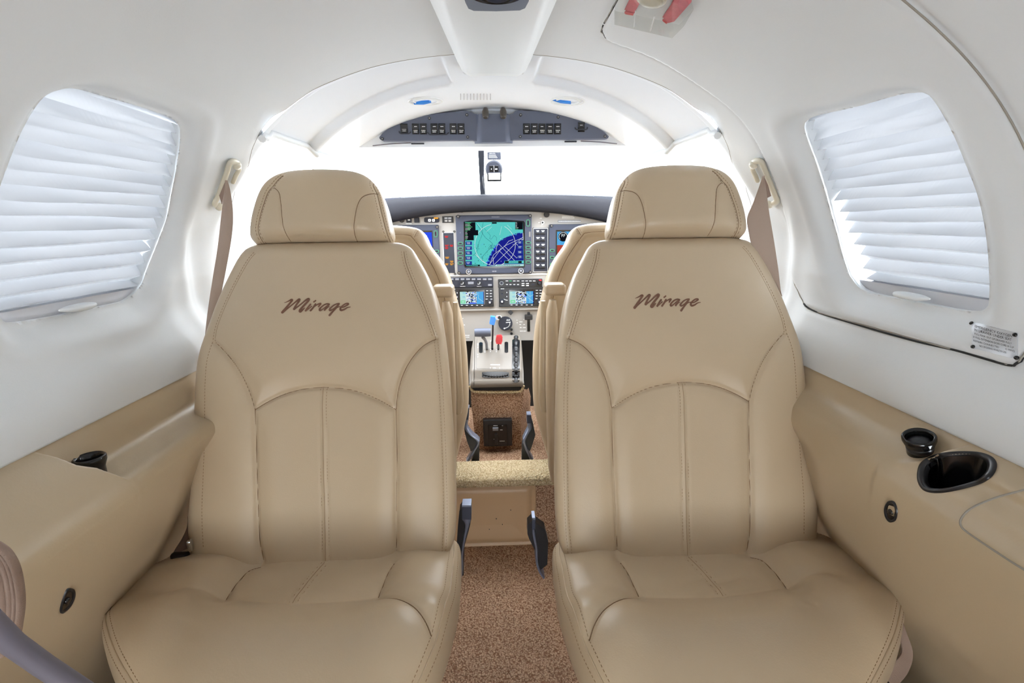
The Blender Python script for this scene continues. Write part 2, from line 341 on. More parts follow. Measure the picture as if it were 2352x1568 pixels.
# pleated blinds
def blind(win, s, label):
    y0, y1 = win[:, 0].min(), win[:, 0].max(); a = np.abs(win[:, 1]); q0, q1 = a.min(), a.max()
    root = empty('window_blind', tuple(shell_pt([(y0 + y1) / 2, s * q1], -.03)[0]), label, 'blind', None)
    qb = q1 - .014; npl = 17; Pn = []; yy = np.linspace(y0 - .012, y1 + .012, 40)
    edge = np.linspace(q0 - .02, qb, npl * 2 + 1); edge[1::2] += (edge[1] - edge[0]) * .30
    rng = np.random.RandomState(3 if s < 0 else 8); wob = rng.normal(0, .0005, (len(edge), 5))
    for i, q in enumerate(edge):
        row = []; z_ = .009 if i % 2 else -.009
        # forward edge of the blind leans back a little towards the bottom so daylight shows beside it
        yf = np.interp(q, [q0, q0 + .12, q0 + .2, q1], [y1 + .012, y1 + .006, y1 - .014, y1 - .078] if s > 0 else [y1 + .012, y1 + .012, y1 + .002, y1 - .062])
        for y in yy:
            yn = y0 - .012 + (y - y0 + .012) * (yf - y0 + .012) / (y1 - y0 + .024)
            u = (y - yy[0]) / (yy[-1] - yy[0]); wv = np.interp(u, np.linspace(0, 1, 5), wob[i])
            amp = z_ * (1 + .25 * math.sin(7 * u + i))
            x, z, nx, nz = sec(np.array([s * (q + wv * 1.5)])); o_ = -.031 + amp
            row.append([x[0] + nx[0] * o_, yn, z[0] + nz[0] * o_])
        Pn.append(row)
    MB().grid(np.array(Pn), smooth=False).build('pleated_shade', 'blind', root, fix=False)
    r = []
    for q, o_ in ((qb - .002, -.037), (qb - .002, -.024), (qb + .030, -.022), (qb + .060, -.026), (qb + .060, -.045)):
        x, z, nx, nz = sec(np.array([s * q])); r.append([(x[0] + nx[0] * o_, y, z[0] + nz[0] * o_) for y in np.linspace(y0 - .01, y1 + .01, 12)])
    MB().grid(np.array(r), smooth=False).build('bottom_rail', 'rail', root)
    # pull tab
    yc = .722 if s < 0 else .690; mb = MB(); pr = []
    for y in np.linspace(-.032, .032, 25):
        e = max(0, 1 - abs(y / .032) ** 3); hw = .0015 + .005 * e
        row = []
        for t in range(12):
            an = 2 * math.pi * t / 12; q = qb + .006 + hw * math.cos(an) * .8; o_ = -.012 + (.009 * e + .001) * math.sin(an) + .004 * e
            x, z, nx, nz = sec(np.array([s * q])); row.append([x[0] + nx[0] * o_, yc + y, z[0] + nz[0] * o_])
        pr.append(row)
    mb.grid(np.array(pr), closed_u=True).add(pr[0], [list(range(12))]).add(pr[-1], [list(range(12))]); mb.build('pull_tab', 'plastic', root)
blind(WINL, -1, 'white pleated window blind pulled down on the left cabin wall')
blind(WINR, 1, 'white pleated window blind pulled down above the oxygen placard, right wall')
# ring seam between cabin and cockpit roof
rq = np.linspace(-RINGQ[5], RINGQ[5], 240); seam_line(np.c_[ring_y(rq) - .001, rq], 'trim_6', 'seamw', .0008, -.0003)
# ------------------------------------------------------------ cockpit roof
def roof_pt(Y, q, up=0):
    f = np.clip((Y - .94) / .46, 0, 1); x, z, nx, nz = sec(q); sx = 1 - .07 * f; x = x * sx; z = (z - EZ) * (1 + .0 * f) + EZ - .002 * f
    return x + nx * up, Y, z + nz * up
QC = RINGQ[3] + .012
rows = []; qv = np.linspace(-QC, QC, 300)
for t in np.r_[np.linspace(0, .3, 50), np.linspace(.302, .62, 60), np.linspace(.63, 1, 30)]:
    row = []
    for q in qv:
        y0_ = float(ring_y(q)); Y = y0_ + (1.425 - y0_) * t
        up = -.010 * float(sst(Y, y0_, y0_ + .006))
        # recessed visor coves either side of the centre
        cy = 1.15 + .10 * (abs(q) / .5) ** 2
        m_ = float(sst(Y, y0_ + .035, y0_ + .06)) * (1 - float(sst(Y, cy - .004, cy + .004))) * float(sst(abs(q), .088, .098)) * (1 - float(sst(abs(q), .50, .53)))
        up -= .016 * m_
        up += .006 * math.exp(-((Y - cy - .012) / .01) ** 2) * float(sst(abs(q), .088, .098))
        x, y, z = roof_pt(Y, np.array([q]), up); row.append([float(x[0]), y, float(z[0])])
    rows.append(row)
roofP = np.array(rows); RB = MB().grid(roofP); struct(RB.build('ceiling', 'roofw'))
ROOFBVH = BVHTree.FromPolygons([Vector(p) for p in RB.v], RB.f)
# header face below the front of the roof
hx = np.linspace(-.52, .52, 80)
def roof_z(x): q = float(np.interp(abs(x) / .93, _sec[:400, 0], _q[:400])); return float(sec(np.array([q]))[1][0]) - .002
hp = np.array([[[x, 1.425, max(roof_z(x) + .03, 1.13)] for x in hx], [[x, 1.425, 1.122] for x in hx], [[x, 1.50, 1.122] for x in hx]])
struct(MB().grid(hp, smooth=False).build('trim_7', 'roofw'))
# side rails along the top of the cockpit windows
for s, nm in ((-1, 'trim_8'), (1, 'trim_9')):
    pts = [roofP[i, 0 if s < 0 else -1] for i in range(0, len(rows), 6)]
    struct(MB().tube([Vector(p) + Vector((0, 0, -.004)) for p in pts], .007, 8).build(nm, 'liner'))
# ------------------------------------------------------------ side ledges
def prof(s, kind):
    r = .0 if s < 0 else .022
    low = [(.505 + r * .8, .535), (.525 + r * .6, .48), (.565, .40), (.602, .33), (.612, .26), (.60, .12), (.585, .0)]
    if kind == 'tray': up = [(.597, .668), (.583, .650), (.574, .63), (.567, .605), (.560, .597), (.548, .593), (.528, .589), (.512, .586), (.503, .579), (.500, .566)] if s < 0 else [(.597, .668), (.583, .650), (.576, .637), (.569, .624), (.563, .618), (.555, .613), (.546, .606), (.538, .598), (.530, .588), (.525, .570)]
    else: up = [(.597, .668), (.583, .652), (.576, .6475), (.566, .643), (.552, .634), (.538 + r * .5, .621), (.522 + r * .7, .605), (.510 + r, .592), (.502 + r, .578), (.499 + r, .562)]
    return np.vstack([resample(spline(up, 6), 60), resample(spline([up[-1]] + low, 6), 60)[1:]])
def ledge(s, nm):
    T, B = prof(s, 'tray'), prof(s, 'box'); yy = np.r_[np.linspace(-1, .30, 20), np.linspace(.305, .78, 230), np.linspace(.79, 1.9, 40)]
    g = []
    for y in yy:
        yt = np.interp(T[:, 0], [.505, .55, .58], [.614, .597, .571]) if s < 0 else np.interp(T[:, 0], [.53, .55, .58], [.592, .556, .525])
        w_ = 1 - sst(y, yt - .002, yt + .008)
        p = B * w_[:, None] + T * (1 - w_[:, None]); p = p + np.c_[.020 * sst(y, .70, .80) * sst(.572 - p[:, 1], 0, .05) * sst(p[:, 1], .2, .36), np.zeros(len(p))]; g.append(np.c_[s * p[:, 0], np.full(len(p), y), p[:, 1]])
    mb = MB().grid(np.array(g)); return mb
for s, nm in ((-1, 'trim_10'), (1, 'trim_11')):
    mb = ledge(s, nm)
    if s > 0:
        ov = spline([(2108, 1085), (2118, 1062), (2150, 1045), (2200, 1038), (2255, 1040), (2286, 1055), (2288, 1080), (2265, 1105), (2215, 1122), (2160, 1132), (2125, 1128), (2110, 1110)], 6, True)
        V = np.array(mb.v); b_ = BVHTree.FromPolygons([Vector(p) for p in mb.v], mb.f)
        inner = [(c - ov.mean(0)) * .88 + ov.mean(0) for c in ov]
        rel = (V - CO) @ R; px = W / 2 + F * rel[:, 0] / -rel[:, 2]; py = H / 2 - F * rel[:, 1] / -rel[:, 2]
        ins = inside(np.c_[px, py], inner) & (rel[:, 2] < -.1)
        LEDR = b_; keep = [i for i, f in enumerate(mb.f) if not any(ins[a] for a in f)]
        mb.f = [mb.f[i] for i in keep]; mb.m = [mb.m[i] for i in keep]; mb.sm = [mb.sm[i] for i in keep]
        OVAL = ov
    else: LEDL = BVHTree.FromPolygons([Vector(p) for p in mb.v], mb.f)
    struct(mb.build(nm, 'tan'))
# oval armrest panel seam on the right box
pts = [hit(x, y, LEDR)[0] for x, y in spline([(2400, 1110), (2352, 1125), (2290, 1142), (2235, 1165), (2210, 1188), (2208, 1208), (2230, 1228), (2300, 1275), (2352, 1308), (2400, 1335)], 8)]
struct(MB().tube([p for p in pts if p], .0012, 6).build('trim_12', 'seamw'))
# ------------------------------------------------------------ floor, step, cockpit tub
def slab(nm, x0, x1, y0, y1, z0, z1, m, r=0): return MB().box(((x0 + x1) / 2, (y0 + y1) / 2, (z0 + z1) / 2), (x1 - x0, y1 - y0, z1 - z0), r).build(nm, m)
struct(slab('floor', -.62, .62, -1.0, 1.24, -.03, 0, 'carpet'))
struct(slab('floor', -.62, .62, 1.31, 2.0, .10, .13, 'carpet'))
# spar step with carpeted top nose and vinyl front
mb = MB(); pr = [(1.315, .10), (1.315, .230), (1.30, .238), (1.25, .238), (1.215, .236), (1.203, .228), (1.200, .216), (1.203, .209), (1.225, .206)]
mb.grid(np.array([[[x, y, z] for y, z in pr] for x in np.linspace(-.60, .60, 20)]))
struct(mb.build('trim_13', 'carpet2'))
mb = MB().box((0, 1.255, .104), (1.2, .03, .208)); struct(mb.build('trim_14', 'carpet'))
def rrect(cx, cz, w_, h, r, n=6):
    o = []
    for sx, sz, a0 in ((1, 1, 0), (-1, 1, 90), (-1, -1, 180), (1, -1, 270)):
        for k in range(n + 1): a = math.radians(a0 + 90 * k / n); o.append((cx + sx * (w_ / 2 - r) + r * math.cos(a), cz + sz * (h / 2 - r) + r * math.sin(a)))
    return o
a, b = at(1040, 1112, 1.235), at(1231, 1250, 1.235); cx, cz, ww, hh = (a[0] + b[0]) / 2 - .02, (a[2] + b[2]) / 2, b[0] - a[0] + .04, a[2] - b[2]
sp = empty('access_panel', (cx, 1.235, cz - hh / 2), 'tan vinyl access panel on the front of the carpeted step between the seats', 'panel')
loops = []
for gr, y in ((0, 1.24), (0, 1.232), (.006, 1.2305), (.009, 1.236), (.012, 1.236), (.015, 1.231), (.03, 1.229), (.05, 1.233), (.07, 1.234)):
    loops.append([[x, y, z] for x, z in rrect(cx, cz, ww - 2 * gr, hh - 2 * gr, max(.014 - gr * .3, .004))])
mb = MB().grid(np.array(loops), closed_u=True); mb.add(loops[-1], [list(range(len(loops[-1])))], 0); mb.build('cover', 'stripe', sp)
for p in [(1173, 1170), (1140, 1190), (1154, 1203), (1124, 1214)]: q = at(*p, 1.235); MB().cyl((q[0], 1.232, q[2]), (q[0], 1.235, q[2]), .0012, n=10).build('screw', 'dark', sp)
# cockpit lower walls and nose
for s, nm in ((-1, 'wall_left'), (1, 'wall_right')):
    g = np.array([[[s * .60, y, .64], [s * .60, y, .86], [s * .585, y, .875], [s * .60, y, .89], [s*.66, y, .89]] for y in (1.22, 1.6, 2.05)]); struct(MB().grid(g, smooth=False).build(nm, 'plastic'))
struct(slab('wall_front', -.62, .62, 2.0, 2.03, .1, .93, 'dark'))
# windshield panes, posts
for s, nm in ((-1, 'window_3'), (1, 'window_4')):
    x0, x1 = .012 * s, .44 * s
    g = np.array([[(x0, 2.02, .93), (x1, 1.86, .93)], [(x0, 1.50, 1.20), (x1 * .8, 1.48, 1.13)]]); o = struct(MB().grid(g, smooth=False).build(nm, 'glass'))
    g2 = np.array([[(.6 * s, 1.24, .88), (.58 * s, 1.85, .9)], [(.47 * s, 1.20, 1.09), (.42 * s, 1.46, 1.10)]]); struct(MB().grid(g2, smooth=False).build({-1: 'window_5', 1: 'window_6'}[s], 'glass'))
mb = MB(); p0, p1 = at(1097, 330, 1.48), at(1104, 462, 1.98); p2, p3 = at(1112, 330, 1.48), at(1112, 462, 1.98)
mb.prism([p0, p1, p3, p2], (0, .03, .012)); struct(mb.build('trim_15', 'slate'))
mb = MB(); mb.tube([at(1110, 405, 1.7), at(1114, 450, 1.95)], .0035, 6); struct(mb.build('trim_16', 'slated'))
mb = MB(); mb.tube([at(732, 348, 1.45), at(727, 370, 1.6), at(715, 400, 1.8)], .003, 6); struct(mb.build('trim_17', 'slated'))
mb = MB(); mb.tube([at(1541, 350, 1.45), at(1548, 385, 1.8)], .0012, 6); struct(mb.build('trim_18', 'grey'))
# ------------------------------------------------------------ upholstered pads
class Pad:
    """a rounded upholstered body: rows of superellipse sections.  u across, t along, front = +en"""
    def __init__(s, O, eu, et, en, table, h, round0, round1, n=3.2, curve=None, pw=2.2):
        s.O, s.eu, s.et, s.en = [np.array(k, float) for k in (O, eu, et, en)]; s.n = n; s.curve = curve; s.F = None
        T = np.array(table, float); T = T[np.argsort(T[:, 0])]; sp = spline(T, 24); k = np.argsort(sp[:, 0], kind='stable'); s.T = sp[k]
        s.t0, s.t1 = s.T[0, 0], s.T[-1, 0]; s.h, s.r0, s.r1, s.pw = h, round0, round1, pw
    def prm(s, t):
        a = np.interp(t, s.T[:, 0], s.T[:, 1]); b = np.interp(t, s.T[:, 0], s.T[:, 2]); p = s.pw
        e0 = np.clip((t - s.t0) / s.r0, 0, 1); e1 = np.clip((s.t1 - t) / s.r1, 0, 1)
        f = (1 - (1 - e0) ** p) ** (1 / p) * (1 - (1 - e1) ** p) ** (1 / p)
        return (a + b) / 2, np.abs(b - a) / 2 * (.96 + .04 * f), s.h * np.maximum(f, .02) if not callable(s.h) else s.h(t) * np.maximum(f, .02), f
    def front(s, u, t, lift=0.):
        u = np.asarray(u, float); t = np.asarray(t, float); c, w_, h, f = s.prm(t); xn = np.clip((u - c) / w_, -1, 1)
        yn = (1 - np.abs(xn) ** s.n) ** (1 / s.n); d = h * yn
        if s.F is not None: d = d + s.F(u, t, xn) * np.minimum(1, yn * 1.6) * np.minimum(1, f * 1.4)
        if s.curve is not None: d = d + s.curve(t)
        d = d + lift
        return s.O + u[..., None] * s.eu + t[..., None] * s.et + d[..., None] * s.en
    def body(s, mb, nt, nf, nb, mi=0):
        th = np.linspace(0, math.pi, 4000); wr = .23 / (s.h if not callable(s.h) else .05)
        xs = np.cos(th); xs = np.sign(xs) * np.abs(xs) ** (2 / s.n); ysn = np.abs(np.sin(th)) ** (2 / s.n)
        L = np.r_[0, np.cumsum(np.hypot(np.diff(xs) * wr, np.diff(ysn)))]
        xf = np.interp(np.linspace(0, L[-1], nf), L, xs); xb = np.interp(np.linspace(0, L[-1], nb + 2)[1:-1], L, xs)[::-1]
        # rows crowd towards both ends
        tt = np.r_[s.t0 + s.r0 * (1 - np.cos(np.linspace(0, math.pi / 2, 16))), np.linspace(s.t0 + s.r0, s.t1 - s.r1, nt)[1:-1], s.t1 - s.r1 * (1 - np.cos(np.linspace(math.pi / 2, 0, 16)))]
        G = []
        for t in tt:
            c, w_, h, f = s.prm(t); F_ = s.front(c + w_ * xf, np.full(nf, t)); yb = (1 - np.abs(xb) ** s.n) ** (1 / s.n)
            cv = s.curve(t) if s.curve is not None else 0
            B_ = s.O + (c + w_ * xb)[:, None] * s.eu + t * s.et + (cv - h * yb)[:, None] * s.en
            G.append(np.vstack([F_, B_]))
        G = np.array(G); mb.grid(G, mi, closed_u=True)
        for g in (G[0], G[-1]): mb.add(g, [list(range(len(g)))], mi, True)
    def line(s, mb, uv, r=.0008, mi=1, lift=-.0004, up=.0003, step=.004):
        uv = resample(uv, max(4, int(np.linalg.norm(np.diff(uv, axis=0), axis=1).sum() / step)))
        mb.tube(s.front(uv[:, 0], uv[:, 1], lift + up), r, 6, mi)
    def stitches(s, mb, uv, off, mi=2, L=.0032, gap=.0024, r=.00045):
        uv = np.array(uv, float); d = np.gradient(uv, axis=0); d /= np.linalg.norm(d, axis=1)[:, None] + 1e-9
        p = uv + np.c_[-d[:, 1], d[:, 0]] * off; tot = np.linalg.norm(np.diff(p, axis=0), axis=1).sum()
        n = int(tot / (L + gap)); cum = np.r_[0, np.cumsum(np.linalg.norm(np.diff(p, axis=0), axis=1))]
        for k in range(n):
            a_ = np.array([[np.interp(x, cum, p[:, 0]), np.interp(x, cum, p[:, 1])] for x in (k * (L + gap), k * (L + gap) + L / 2, k * (L + gap) + L)])
            mb.tube(s.front(a_[:, 0], a_[:, 1], .0002), r, 4, mi, caps=False)
def seamF(lines, g=.0045, sg=.0035, puff=.005, sp=.022):
    """inward creases along a list of seam polylines"""
    def F_(u, t):
        Q = np.c_[np.ravel(u), np.ravel(t)]; d = np.full(len(Q), 1e9)
        for l in lines: d = np.minimum(d, seg_dist(Q, l)[0])
        return (-g * np.exp(-(d / sg) ** 2) - puff * np.exp(-(d / sp) ** 2)).reshape(np.shape(u))
    return F_
# seat frames: left seat traced, right seat its mirror image
BO, BT = np.array([0, .72, .355]), np.array([0, .92, .875]); et_ = (BT - BO) / np.linalg.norm(BT - BO); en_ = np.array([0, -et_[2], et_[1]])
XC = -.313
def bp(px, py, off=0.):
    """pixel on the left seat's reclined back plane -> (u outward, t up)"""
    o = BO - en_ * off; d = ray(px, py); t = ((o - CO) @ en_) / (d @ en_); P_ = CO + d * t; return (-(P_[0] - XC), (P_ - BO) @ et_)
def cp(px, py, z=.372):
    P_ = atz(px, py, z); return (-(P_[0] - XC), .72 - P_[1])
def S(pts, f=bp, per=8, **k): return spline([f(*p, **k) for p in pts], per)
HB = .046
def rowtab(rows, off, f=bp): # rows of (y, outer px, inner px)
    o = []
    for y, a_, b_ in rows: ua, ta = bp(a_, y, off); ub, tb = bp(b_, y, off); o.append(((ta + tb) / 2, ub, ua))
    return o
BACK = rowtab([(566, 592, 925), (576, 572, 948), (600, 556, 963), (640, 535, 985), (690, 512, 1005), (740, 494, 1017), (800, 474, 1026), (860, 464, 1032), (940, 459, 1038), (1020, 457, 1043), (1100, 451, 1047), (1180, 444, 1048), (1240, 448, 1045), (1275, 458, 1034)], HB)
BACK[0] = (BACK[0][0] + .004, BACK[0][1], BACK[0][2])
BACK.append((BACK[-1][0] - .04, BACK[-1][1] + .01, BACK[-1][2] - .01))
b_seams = dict(
    arch=S([(578, 941), (610, 921), (650, 903), (695, 892), (742, 889), (790, 893), (830, 903), (870, 920), (906, 941)]),
    vl=S([(578, 941), (580, 1000), (582, 1100), (585, 1200), (588, 1250), (597, 1292)]), vr=S([(906, 941), (908, 1000), (908, 1100), (907, 1200), (907, 1250), (908, 1292)]),
    bl=S([(484, 784), (505, 802), (530, 830), (550, 862), (566, 900), (578, 941)]), br=S([(998, 775), (970, 792), (945, 820), (925, 855), (912, 895), (906, 941)]))
b_edge = S([(924, 572), (930, 600), (941, 630), (956, 665), (972, 700), (985, 735), (995, 765), (998, 775)])
b_edge2 = S([(998, 775), (1004, 820), (1010, 880), (1014, 960), (1018, 1060), (1020, 1150), (1020, 1220), (1016, 1284)])
b_out = S([(583, 580), (566, 600), (540, 645), (518, 690), (500, 735), (484, 784)]); b_out2 = S([(484, 784), (474, 850), (470, 920), (468, 1000), (464, 1100), (462, 1180), (466, 1268)])
HEAD = [(t - .012 * (t > .62), a_ + .008, b_ - .009) for t, a_, b_ in rowtab([(571, 590, 905), (556, 580, 917), (540, 580, 917), (500, 584, 911), (470, 592, 903), (445, 602, 893), (425, 615, 880), (410, 632, 866), (400, 652, 845), (393, 685, 800)], .055)]
h_seams = [S([(630, 432), (645, 446), (650, 470), (653, 500), (657, 535), (662, 570)]), S([(862, 436), (835, 452), (823, 475), (817, 510), (813, 545), (812, 570)])]
h_edge = [S([(850, 400), (853, 420), (862, 440), (872, 480), (882, 520), (888, 545), (897, 565)]), S([(650, 404), (632, 425), (618, 440), (606, 470), (596, 500), (590, 535), (592, 565)])]
CUSH = [(-.09, -.232, .255), (-.06, -.238, .287), (-.013, -.242, .305), (.037, -.243, .307), (.072, -.243, .298), (.106, -.240, .282), (.14, -.236, .252), (.177, -.229, .212), (.21, -.218, .168), (.245, -.200, .115), (.275, -.175, .06), (.30, -.14, .0)]
CUSH = [(t, a_, b_) for t, a_, b_ in CUSH]
c_l = S([(597, 1286), (570, 1296), (545, 1322), (528, 1344), (514, 1364)], cp, z=.365); c_r = S([(905, 1290), (890, 1312), (880, 1336), (868, 1363)], cp, z=.365)
c_front = S([(395, 1372), (430, 1362), (475, 1358), (514, 1364), (560, 1373), (620, 1381), (680, 1384), (740, 1382), (800, 1376), (868, 1363)], cp, z=.367)
c_in = S([(868, 1363), (900, 1374), (930, 1392), (960, 1412), (978, 1432), (990, 1453)], cp, z=.372)
# script lettering on the backrests: strokes of (x, y, width)
SCRIPT = [[(370, 382, 10), (420, 366, 20), (480, 338, 30), (540, 308, 42), (562, 318, 50), (540, 352, 50), (480, 430, 50), (400, 530, 56), (330, 618, 66)],
  [(330, 620, 60), (400, 560, 45), (480, 500, 34), (620, 385, 34), (690, 325, 44), (735, 302, 56), (735, 330, 52), (690, 400, 48), (650, 460, 48), (615, 535, 58)],
  [(612, 535, 52), (700, 480, 36), (800, 400, 36), (890, 325, 46), (962, 292, 62), (955, 335, 54), (880, 420, 54), (800, 510, 56), (755, 575, 60), (768, 600, 56), (820, 560, 40), (868, 512, 22)],
  [(1012, 425, 46), (960, 490, 44), (900, 578, 48)], [(1138, 330, 34), (1095, 362, 38)], [(900, 580, 34), (960, 540, 24), (1040, 470, 26)],
  [(1135, 420, 44), (1080, 500, 44), (1020, 575, 48)], [(1040, 545, 28), (1120, 470, 28), (1200, 420, 34), (1262, 405, 44), (1230, 450, 44), (1212, 478, 36)],
  [(1470, 420, 42), (1420, 408, 34), (1340, 440, 34), (1260, 510, 40), (1238, 558, 52), (1262, 572, 36), (1340, 520, 26), (1460, 425, 34)], [(1462, 430, 46), (1400, 510, 44), (1365, 562, 46)], [(1370, 560, 30), (1440, 500, 18), (1480, 480, 18)],
  [(1712, 408, 44), (1650, 415, 34), (1570, 455, 34), (1500, 520, 40), (1485, 562, 50), (1520, 570, 34), (1600, 515, 26), (1700, 420, 34)], [(1705, 420, 46), (1640, 510, 44), (1560, 600, 44), (1485, 690, 54)],
  [(1640, 520, 20), (1720, 482, 24), (1800, 496, 30), (1880, 460, 36), (1935, 418, 46), (1920, 400, 36), (1860, 415, 36), (1780, 475, 40), (1745, 530, 48), (1765, 568, 50), (1840, 548, 40), (1920, 500, 26), (1990, 488, 16)]]
def seat(mir, loc, label, dy=0.):
    """mir -1 = left seat (outward is -x), +1 = right seat"""
    root = empty('cabin_seat', loc, label, 'seat', 'rear facing cabin seats'); eu = (mir, 0, 0); base = np.array(loc, float)
    o = base + np.array([0, .72, .355])      # back plane origin under this seat
    # backrest
    pad = Pad(o - en_ * HB, eu, et_, en_, BACK, HB, .05, .035, 3.6)
    sf = seamF(list(b_seams.values()), .0055, .0032, .0065, .019); se = seamF([b_edge, b_edge2], .0018, .0022, .0015, .008)
    vc = np.array([bp(737, 892), bp(739, 1080), bp(745, 1290)])
    def FB(u, t, xn):
        r = sf(u, t) + se(u, t); d, _ = seg_dist(np.c_[np.ravel(u), np.ravel(t)], vc); d = d.reshape(np.shape(u))
        r = r + np.where(t < .31, .0012 * np.exp(-(d / .0035) ** 2) - .0014 * (np.exp(-((d - .0055) / .0016) ** 2)), 0)
        r = r - .010 * np.exp(-((u / .10) ** 4)) * np.exp(-((t - .14) / .16) ** 4) + .006 * np.exp(-((t - .36) / .10) ** 2)
        return r - .006 * np.exp(-((t - .30) / .05) ** 2) * np.exp(-(u / .15) ** 2)
    pad.F = FB; mb = MB(); pad.body(mb, 190, 190, 46)
    for k in b_seams.values(): pad.line(mb, k, .0007, 1, 0)
    for off in (-.0058, .0058): pad.stitches(mb, resample(vc, 60), off)
    pad.line(mb, vc, .0004, 2, -.0002)
    pad.line(mb, b_edge, .0005, 1, 0); pad.stitches(mb, b_edge, -.0042); pad.stitches(mb, b_edge, .0042); pad.stitches(mb, b_edge2, -.003); pad.stitches(mb, b_edge2, .003)
    pad.stitches(mb, b_out, .004); pad.stitches(mb, b_out2, .004); pad.line(mb, b_out, .0004, 2)
    mb.build('backrest', ['leather', 'thread', 'stitch'], root)
    # script lettering, always reading left to right
    lg = MB(); rng = np.random.RandomState(1)
    for st in SCRIPT:
        p = spline(st, 5)
        def mp(x, y): px, py = 620 + x / 10.69, 660 + y / 10.69; u, t = bp(px, py); return (u if mir < 0 else -u - .007, t)
        uv = np.array([mp(x, y) for x, y, _ in p]); r_ = p[:, 2] / 10.69 * .00082 / 2 * .98
        if mir > 0: uv[:, 1] += 0
        d = np.gradient(uv, axis=0); d /= np.linalg.norm(d, axis=1)[:, None] + 1e-9; nn = np.c_[-d[:, 1], d[:, 0]]
        a_, b_ = uv + nn * r_[:, None], uv - nn * r_[:, None]; z0 = .0007 + rng.rand() * .0001
        g = np.array([pad.front(a_[:, 0], a_[:, 1], z0), pad.front(uv[:, 0], uv[:, 1], z0 + .0005), pad.front(b_[:, 0], b_[:, 1], z0)]); lg.grid(g)
        for e in (0, -1):
            an = np.linspace(0, 2 * math.pi, 13)[:-1]; c_ = uv[e] + np.c_[np.cos(an), np.sin(an)] * r_[e]
            lg.add(pad.front(c_[:, 0], c_[:, 1], z0 + .0002), [list(range(12))])
    lg.build('embroidered_script', 'logo', root, fix=False, label='brown embroidered script reading Mirage')
    # headrest
    hp_ = Pad(o - en_ * .044, eu, et_, en_, HEAD, .056, .03, .05, 3.0)
    hf = seamF(h_seams, .0022, .0024, .002, .012); he = seamF(h_edge, .0025, .0025, .002, .01)
    hp_.F = lambda u, t, xn: hf(u, t) + he(u, t) + .004 * (1 - xn ** 2)
    mb = MB(); hp_.body(mb, 80, 140, 40)
    for k in h_seams + h_edge: hp_.line(mb, k, .0006, 1, 0)
    for k in h_edge: hp_.stitches(mb, k, .0045); hp_.stitches(mb, k, -.0045)
    mb.build('headrest', ['leather', 'thread', 'stitch'], root)
    for u in (-.06, .06): p = o - en_ * .046 + np.array(eu) * u; MB().cyl(p + et_ * .50, p + et_ * .62, .006).build('headrest_post', 'steel', root)
    # cushion
    co = base + np.array([0, .72, .318]); cpad = Pad(co, eu, (0, -1, 0), (0, 0, 1), CUSH, lambda t: .052 + 0 * t, .03, .12, 3.0, curve=lambda t: -.010 * sst(t, .14, .30), pw=2.4)
    cf = seamF([c_l, c_r, c_in], .0035, .003, .0065, .020); ce = seamF([c_front], .0008, .003, .003, .016)
    cc = S([(745, 1283), (722, 1308), (700, 1335), (683, 1362), (672, 1384)], cp, z=.365)
    mid = -.012
    def FC(u, t, xn):
        r = cf(u, t) + ce(u, t); tf = .102 - .030 * np.clip(np.abs(u - mid) / .19, 0, 1) ** 2
        r = r + .016 * sst(t, tf - .008, tf + .055) * (1 - sst(t, .16, .29)) + .015 * sst(np.abs(u - .01), .10, .18) * sst(t, -.05, .02) * (1 - .5 * sst(t, .12, .24)) - .012 * np.exp(-((u - .01) / .13) ** 4) * (1 - sst(t, .05, .11))
        d, _ = seg_dist(np.c_[np.ravel(u), np.ravel(t)], cc); d = d.reshape(np.shape(u)); r = r - .0013 * np.exp(-((d - .0055) / .0016) ** 2)
        return r
    cpad.F = FC; mb = MB(); cpad.body(mb, 120, 190, 50)
    for k in (c_l, c_r, c_in): cpad.line(mb, k, .0008, 1, 0)
    for off in (-.0058, .0058): cpad.stitches(mb, cc, off)
    cpad.line(mb, cc, .0004, 2, -.0002)
    tt = np.linspace(-.07, .27, 120)
    for sx in (-1, 1):
        c_, w_, h_, f_ = cpad.prm(tt); uv = np.c_[c_ + sx * w_ * .955, tt]; cpad.line(mb, uv, .0013, 0, .0002)
        uv2 = np.c_[c_ + sx * w_ * .925, tt]; cpad.stitches(mb, uv2, 0); cpad.stitches(mb, np.c_[c_ + sx * w_ * .98, tt], 0)
    mb.build('seat_cushion', ['leather', 'thread', 'stitch'], root)
    # base shell and pedestal
    bx, by = base[0] + mir * .02, base[1] + .56
    mb = MB().box((bx, by, base[2] + .252), (.44, .30, .034), .012); mb.build('seat_pan', 'black', root)
    for sx in (-1, 1):
        m2 = MB().box((bx + sx * .17, by + .03, base[2] + .13), (.03, .30, .22), .006).box((bx + sx * .17, by + .02, base[2] + .016), (.05, .40, .03), .006); m2.build('leg', 'black', root)
    return root
SL = seat(-1, (XC, 0, 0), 'tan leather cabin seat on the left, beside the ledge with no cup holder')
SR = seat(1, (.331, -.017, 0), 'tan leather cabin seat on the right, beside the black cup holder')
